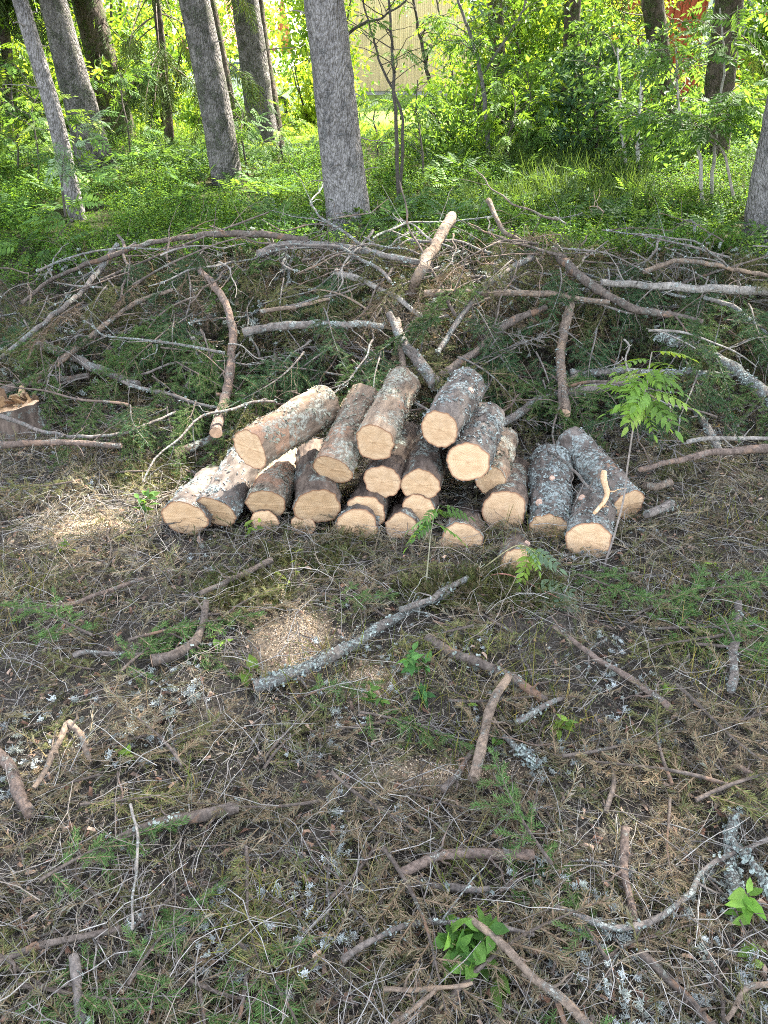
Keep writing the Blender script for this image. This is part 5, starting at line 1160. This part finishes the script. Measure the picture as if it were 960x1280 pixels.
# ------------------------------------------------------------------ bushes and broadleaf trees of the yard
def bush(px, Y, w_, h, n, pal, label, name='bush', cat='bush', z=None, sc=1.4, stems=6, group='bushes along the yard'):
    p = at(px, 100, Y); zz = float(ground_h(p[0], Y)) if z is None else z; b = np.array([p[0], Y, zz]); root = empty(name, b, label, cat, group); st = Geo(); lv = Geo(); C = []
    for k in range(stems):
        a = R.uniform(0, 6.28); q = b + np.array([math.cos(a) * w_ * .35, math.sin(a) * w_ * .35, h * R.uniform(.6, .95)]); m = 8; s = np.linspace(0, 1, m)[:, None]; L = b + (q - b) * s + np.cumsum(R.normal(0, .03, (m, 3)), 0) * s
        tube(st, L, np.linspace(.012 + .01 * h, .006, m), 6, SD, caps=False)
        for e in range(int(n / stems)): C.append(L[R.integers(1, m)] + R.normal(0, 1, 3) * [w_ * .2, w_ * .2, h * .13])
    C = np.array(C); C[:, 2] = np.maximum(C[:, 2], zz + .03); D = R.normal(0, 1, C.shape); D[:, 2] *= .4
    keep = fbm(C, 1.8, 2, int(px) % 50) > -.1; C, D = C[keep], D[keep]
    st.build('stem', M['twig'], root, origin=b); spread_leaves(lv, [DSPR], C, D, sc * R.uniform(1., 1.35), pal, .8); lv.build('leaves', M['leaf'], root, origin=b, smooth=False)
YL = [(.16, .24, .03), (.11, .20, .025), (.20, .27, .04)]
bush(388, 14.5, 1.3, 1.5, 600, YL, 'sunlit yellow-green bush left of the large middle trunk, beside the car')
bush(195, 13, 1.9, 1.7, 700, YL + LIT, 'sunlit bush behind the young drooping spruce')
bush(255, 15, 1.4, .8, 400, LIT, 'bright bush behind the narrow mossy trunk, left of the car')
bush(628, 14, 1.7, 2.4, 900, YL + LIT, 'bright tall bush before the yellow house window')
bush(655, 13.5, 2.2, 2.8, 1100, LIT + YL, 'bright tall bush between the yellow house and the dark trunk')
bush(728, 12, 1.5, 2.6, 900, LIT + MG, 'dense bush left of the red house')
bush(752, 14.5, 1.5, 2.2, 700, YL, 'yellow-green bush at the left corner of the red house')
bush(950, 12.5, 1.6, 1.1, 500, YL + LIT, 'yellow-green bush before the right end of the red house')
bush(690, 10.8, 1.3, 1.1, 600, MG + LIT, 'low leafy bush between the saplings, under the bright tall ones')
bush(800, 10.2, 1.4, .9, 500, DG + MG, 'low dark bush behind the pale birch pair')
bush(865, 10.4, 1.3, .8, 450, MG, 'leafy dark green bush behind the rowan saplings at the right')
bush(590, 10.2, 1.4, .8, 500, MG + LIT, 'low bush behind the leaning grey sapling')
bush(60, 12, 2.2, 1.6, 700, LIT + YL, 'sunlit bush behind the slender leaning trunk')
bush(-10, 14, 2.5, 2.4, 800, LIT, 'bright bush at the left edge behind the drooping spruce')
bush(330, 28, 3.0, 4.0, 900, YL, 'tall yellow-green bush behind the white car', sc=2.2)
bush(215, 29, 4.0, 5.5, 1100, LIT, 'broad leafy tree behind the bushes, left of the car', 'broadleaf_tree', 'tree', None, 2.4)
bush(130, 22, 3.5, 5.0, 1000, LIT + YL, 'leafy tree in the yard behind the thick shaded trunk', 'broadleaf_tree', 'tree', None, 2.4)
bush(40, 24, 4.0, 6.0, 1100, MG + LIT, 'leafy tree in the yard behind the left edge spruce', 'broadleaf_tree', 'tree', None, 2.6)
bush(412, 22, 2.0, 4.8, 900, YL + LIT, 'leafy tree in the yard hidden behind the large middle trunk', 'broadleaf_tree', 'tree', None, 2.4)
bush(740, 19, 3.0, 6.0, 1100, LIT + MG, 'leafy tree between the yellow house and the red house', 'broadleaf_tree', 'tree', None, 2.4)
bush(700, 24, 3.0, 6.0, 900, YL, 'farther leafy tree at the right end of the yellow house', 'broadleaf_tree', 'tree', None, 2.4)
bush(1010, 14, 2.0, 3.0, 900, LIT + MG, 'leafy tree at the right edge beside the red house', 'broadleaf_tree', 'tree', None, 2.4)
# far wood behind the yard reads as one mass
P = R.uniform([-60, 44, .5], [60, 56, 12], (5000, 3)); P = P[R.random(len(P)) < np.clip(1.3 - P[:, 2] / 11, 0, 1)]; g = Geo(); spread_leaves(g, [DSPR], P, R.normal(0, 1, P.shape), 9., MG + LIT, .8); tag(g.build('far_woods', M['leaf'], smooth=False), kind='stuff')

# ------------------------------------------------------------------ houses
def box(g, lo, hi, col=(.5, .5, .5), mi=0):
    x0, y0, z0 = lo; x1, y1, z1 = hi
    g.add([[x0, y0, z0], [x1, y0, z0], [x1, y1, z0], [x0, y1, z0], [x0, y0, z1], [x1, y0, z1], [x1, y1, z1], [x0, y1, z1]],
          [[0, 3, 2, 1], [4, 5, 6, 7], [0, 1, 5, 4], [1, 2, 6, 5], [2, 3, 7, 6], [3, 0, 4, 7]], None, col, mi)
M['yellow'] = simple('yellow_boards', (.50, .385, .22), .7, 0, .3, .2); M['red'] = simple('red_boards', (.40, .085, .045), .75, 0, .2, .25)
M['white'] = simple('white_paint', (.75, .74, .71), .5); M['glass'] = simple('window_glass', (.05, .07, .08), .08, 0, .8); M['roof'] = simple('roof_felt', (.09, .08, .08), .85)
M['roof_red'] = simple('red_metal_roof', (.42, .12, .12), .6); M['stone'] = simple('foundation', (.28, .27, .26), .9, 0, .2, .2)
def house(x0, x1, y0, dep, z0, hgt, wall, label, wins, roof='roof', board=.14, name='wooden_house', ang=0):
    cx = (x0 + x1) / 2; root = empty(name, (cx, y0, z0), label, 'house'); root.rotation_euler = (0, 0, ang); a, b = x0 - cx, x1 - cx
    g = Geo(); box(g, (a, 0, .25), (b, dep, hgt))
    for k in range(int((b - a) / board)): xx = a + k * board; box(g, (xx, -.022, .25), (xx + .045, -.0, hgt - .003))
    for k in range(int(dep / board)): yy = k * board; box(g, (a - .022, yy, .25), (a, yy + .045, hgt - .003)); box(g, (b, yy, .25), (b + .022, yy + .045, hgt - .003))
    h2 = dep * .32
    for xe in (a, b): g.add([[xe, 0, hgt], [xe, dep, hgt], [xe, dep / 2, hgt + h2]], None, [[0, 1, 2]])
    g.build('wall', M[wall], root, smooth=False)
    f = Geo(); box(f, (a + .03, .03, -.6), (b - .03, dep - .03, .25)); f.build('foundation', M['stone'], root, smooth=False)
    r = Geo(); e = .5; t = .12
    for sg in (0, 1):
        y_e = -e if sg == 0 else dep + e; ze = hgt - e * .64
        V = [[a - e, y_e, ze], [b + e, y_e, ze], [b + e, dep / 2, hgt + h2], [a - e, dep / 2, hgt + h2]]; W = V + [[p[0], p[1], p[2] + t] for p in V]
        r.add(W, [[0, 3, 2, 1], [4, 5, 6, 7], [0, 1, 5, 4], [1, 2, 6, 5], [2, 3, 7, 6], [3, 0, 4, 7]])
    r.build('roof', M[roof], root, smooth=False)
    for wx, wz, ww, wh in wins:
        p = Geo(); box(p, (wx - ww / 2, -.03, wz), (wx + ww / 2, -.0225, wz + wh)); o = p.build('window', M['glass'], root, smooth=False)
        q = Geo(); s = .07
        for lo, hi in [((wx - ww / 2 - s, wz - s), (wx - ww / 2, wz + wh + s)), ((wx + ww / 2, wz - s), (wx + ww / 2 + s, wz + wh + s)), ((wx - ww / 2, wz - s), (wx + ww / 2, wz)), ((wx - ww / 2, wz + wh), (wx + ww / 2, wz + wh + s)), ((wx - .025, wz + .001), (wx + .025, wz + wh - .001))]:
            box(q, (lo[0], -.06, lo[1]), (hi[0], -.0225, hi[1]))
        q.build('frame', M['white'], o, smooth=False)
    return root
a = at(425, 118, 31); b = at(690, 118, 31)
house(a[0], b[0], 31, 8, float(ground_h((a[0] + b[0]) / 2, 31)) - .1, 4.6, 'yellow', 'yellow wooden house with upright boards behind the saplings', [((597 - 557) / F * 33, 1.7, 1.3, 1.2)])
a = at(775, 100, 17); b = at(1080, 100, 17)
house(a[0], b[0], 17, 6, .55, 3.2, 'red', 'red wooden house glimpsed through the leaves at the right', [(-.4, 1.2, .9, 1.1), (1.9, 1.2, .9, 1.1)])
a = at(225, 60, 36); b = at(330, 60, 36)
house(a[0], b[0], 36, 6, .7, 1.6, 'white', 'far pale house with a pinkish red roof behind the white car', [(0, .7, 1, .7)], 'roof_red')
a = at(-60, 60, 32); b = at(190, 60, 32)
house(a[0], b[0], 32, 6, .7, 2.6, 'white', 'far white house behind the trees at the upper left', [(-2.4, 1, 1.1, 1.1), (1.2, 1, 1.1, 1.1)], 'roof')

# ------------------------------------------------------------------ parked cars
def car_paint(name, c):
    m = simple(name, c, .25, 0, .6); m.node_tree.nodes['Principled BSDF'].inputs['Coat Weight'].default_value = .6; return m
M['tyre'] = simple('tyre_rubber', (.02, .02, .02), .9); M['rim'] = simple('alloy_rim', (.5, .5, .52), .35, .9); M['lamp'] = simple('lamp_glass', (.7, .72, .75), .1, 0, .8); M['tail'] = simple('tail_lamp_red', (.4, .02, .02), .2)
def car(px, py, Y, yaw, paint, label):
    p = at(px, py, Y); z = float(ground_h(p[0], Y)); root = empty('parked_car', (p[0], Y, z), label, 'car', 'cars parked in the yard'); root.rotation_euler = (0, 0, yaw)
    prof = np.array([(-2.15,.32),(-2.2,.62),(-2.1,.92),(-1.85,1.02),(-1.2,1.42),(-.3,1.5),(.45,1.44),(1.05,1.02),(1.8,.88),(2.1,.72),(2.18,.45),(2.1,.28),(1.75,.26),(1.62,.5),(1.35,.64),(1.08,.5),(.95,.24),(-.95,.24),(-1.08,.5),(-1.35,.64),(-1.62,.5),(-1.75,.26)])
    hw = lambda zz: .86 - .22 * np.clip((zz - .95) / .55, 0, 1) - .06 * np.clip((.45 - zz) / .3, 0, 1)
    n = len(prof); L = np.stack([prof[:, 0], -hw(prof[:, 1]), prof[:, 1]], 1); Rr = L * [1, -1, 1]; g = Geo(); k = np.arange(n); k2 = (k + 1) % n
    g.add(np.vstack([L, Rr]), np.stack([k, k2, n + k2, n + k], 1))
    me = bpy.data.meshes.new('body'); V = np.vstack([L, Rr]); fs = [list(map(int, q)) for q in np.stack([k, n + k, n + k2, k2], 1)] + [list(range(n)), list(range(2 * n - 1, n - 1, -1))]
    me.from_pydata(V.tolist(), [], fs); me.materials.append(paint); me.update(); o = bpy.data.objects.new('body', me); COL.objects.link(o); o.parent = root
    bv = o.modifiers.new('bevel', 'BEVEL'); bv.width = .05; bv.segments = 3
    for sg in (-1, 1):
        def side(pts): 
            q = Geo(); V = [[x, sg * (hw(np.array(z_)) + .006), z_] for x, z_ in pts]; m = len(V); W = V + [[v[0], v[1] - sg * .03, v[2]] for v in V]
            q.add(W, [[i, (i + 1) % m, m + (i + 1) % m, m + i] for i in range(m)] + ([[0, 1, 2, 3]] if m == 4 else [])); return q
        side([(-1.55,1.03),(-.45,1.03),(-.42,1.43),(-1.15,1.37)]).build('side_window', M['glass'], root, smooth=False)
        side([(-.36,1.03),(.88,1.03),(.42,1.38),(-.33,1.43)]).build('side_window', M['glass'], root, smooth=False)
        for wx in (-1.35, 1.35):
            t = Geo(); a_ = np.arange(25) * PI / 12; yy = sg * np.array([.66, .66, .86, .86, .86]); rr_ = np.array([.1, .31, .31, .2, .19])
            V = np.stack([np.stack([wx + r_ * np.cos(a_[:24]), np.full(24, y_), .31 + r_ * np.sin(a_[:24])], 1) for r_, y_ in zip(rr_, yy)]); i, j = np.meshgrid(np.arange(4), np.arange(24), indexing='ij'); j2 = (j + 1) % 24
            t.add(V.reshape(-1, 3), np.stack([i * 24 + j, i * 24 + j2, (i + 1) * 24 + j2, (i + 1) * 24 + j], -1).reshape(-1, 4)); wo = t.build('wheel', M['tyre'], root)
            q = Geo(); Vr = np.stack([wx + .19 * np.cos(a_[:24]), np.full(24, sg * .85), .31 + .19 * np.sin(a_[:24])], 1); q.add(np.vstack([Vr, [[wx, sg * .835, .31]]]), None, [[e, (e + 1) % 24, 24] for e in range(24)]); q.build('rim', M['rim'], wo)
        h = Geo(); box(h, (1.98, sg * .62 - .16, .66), (2.13, sg * .62 + .16, .8)); h.build('headlight', M['lamp'], root, smooth=False)
        h = Geo(); box(h, (-2.19, sg * .66 - .1, .75), (-2.08, sg * .66 + .1, .92)); h.build('tail_lamp', M['tail'], root, smooth=False)
    for pts, nm in (([(.5,1.42),(1.02,1.05)], 'windscreen'), ([(-1.25,1.4),(-1.8,1.06)], 'rear_window')):
        (xa, za), (xb, zb) = pts; nx, nz = (za - zb), abs(xb - xa); l = math.hypot(nx, nz); ox, oz = (nx / l * .02) * (1 if xb > xa else -1), nz / l * .02; q = Geo(); wa, wb = hw(np.array(za)) - .08, hw(np.array(zb)) - .08
        q.add([[xa + ox, -wa, za + oz], [xa + ox, wa, za + oz], [xb + ox, wb, zb + oz], [xb + ox, -wb, zb + oz]], [[0, 1, 2, 3]]); q.build(nm, M['glass'], root, smooth=False)
    return root
car(288, 150, 24, math.radians(6), car_paint('white_car_paint', (.80, .80, .80)), 'white parked car behind the brownish trunk')
car(-10, 140, 24, math.radians(-8), car_paint('dark_pink_car_paint', (.42, .08, .12)), 'dark pinkish red parked car at the left edge of the yard')
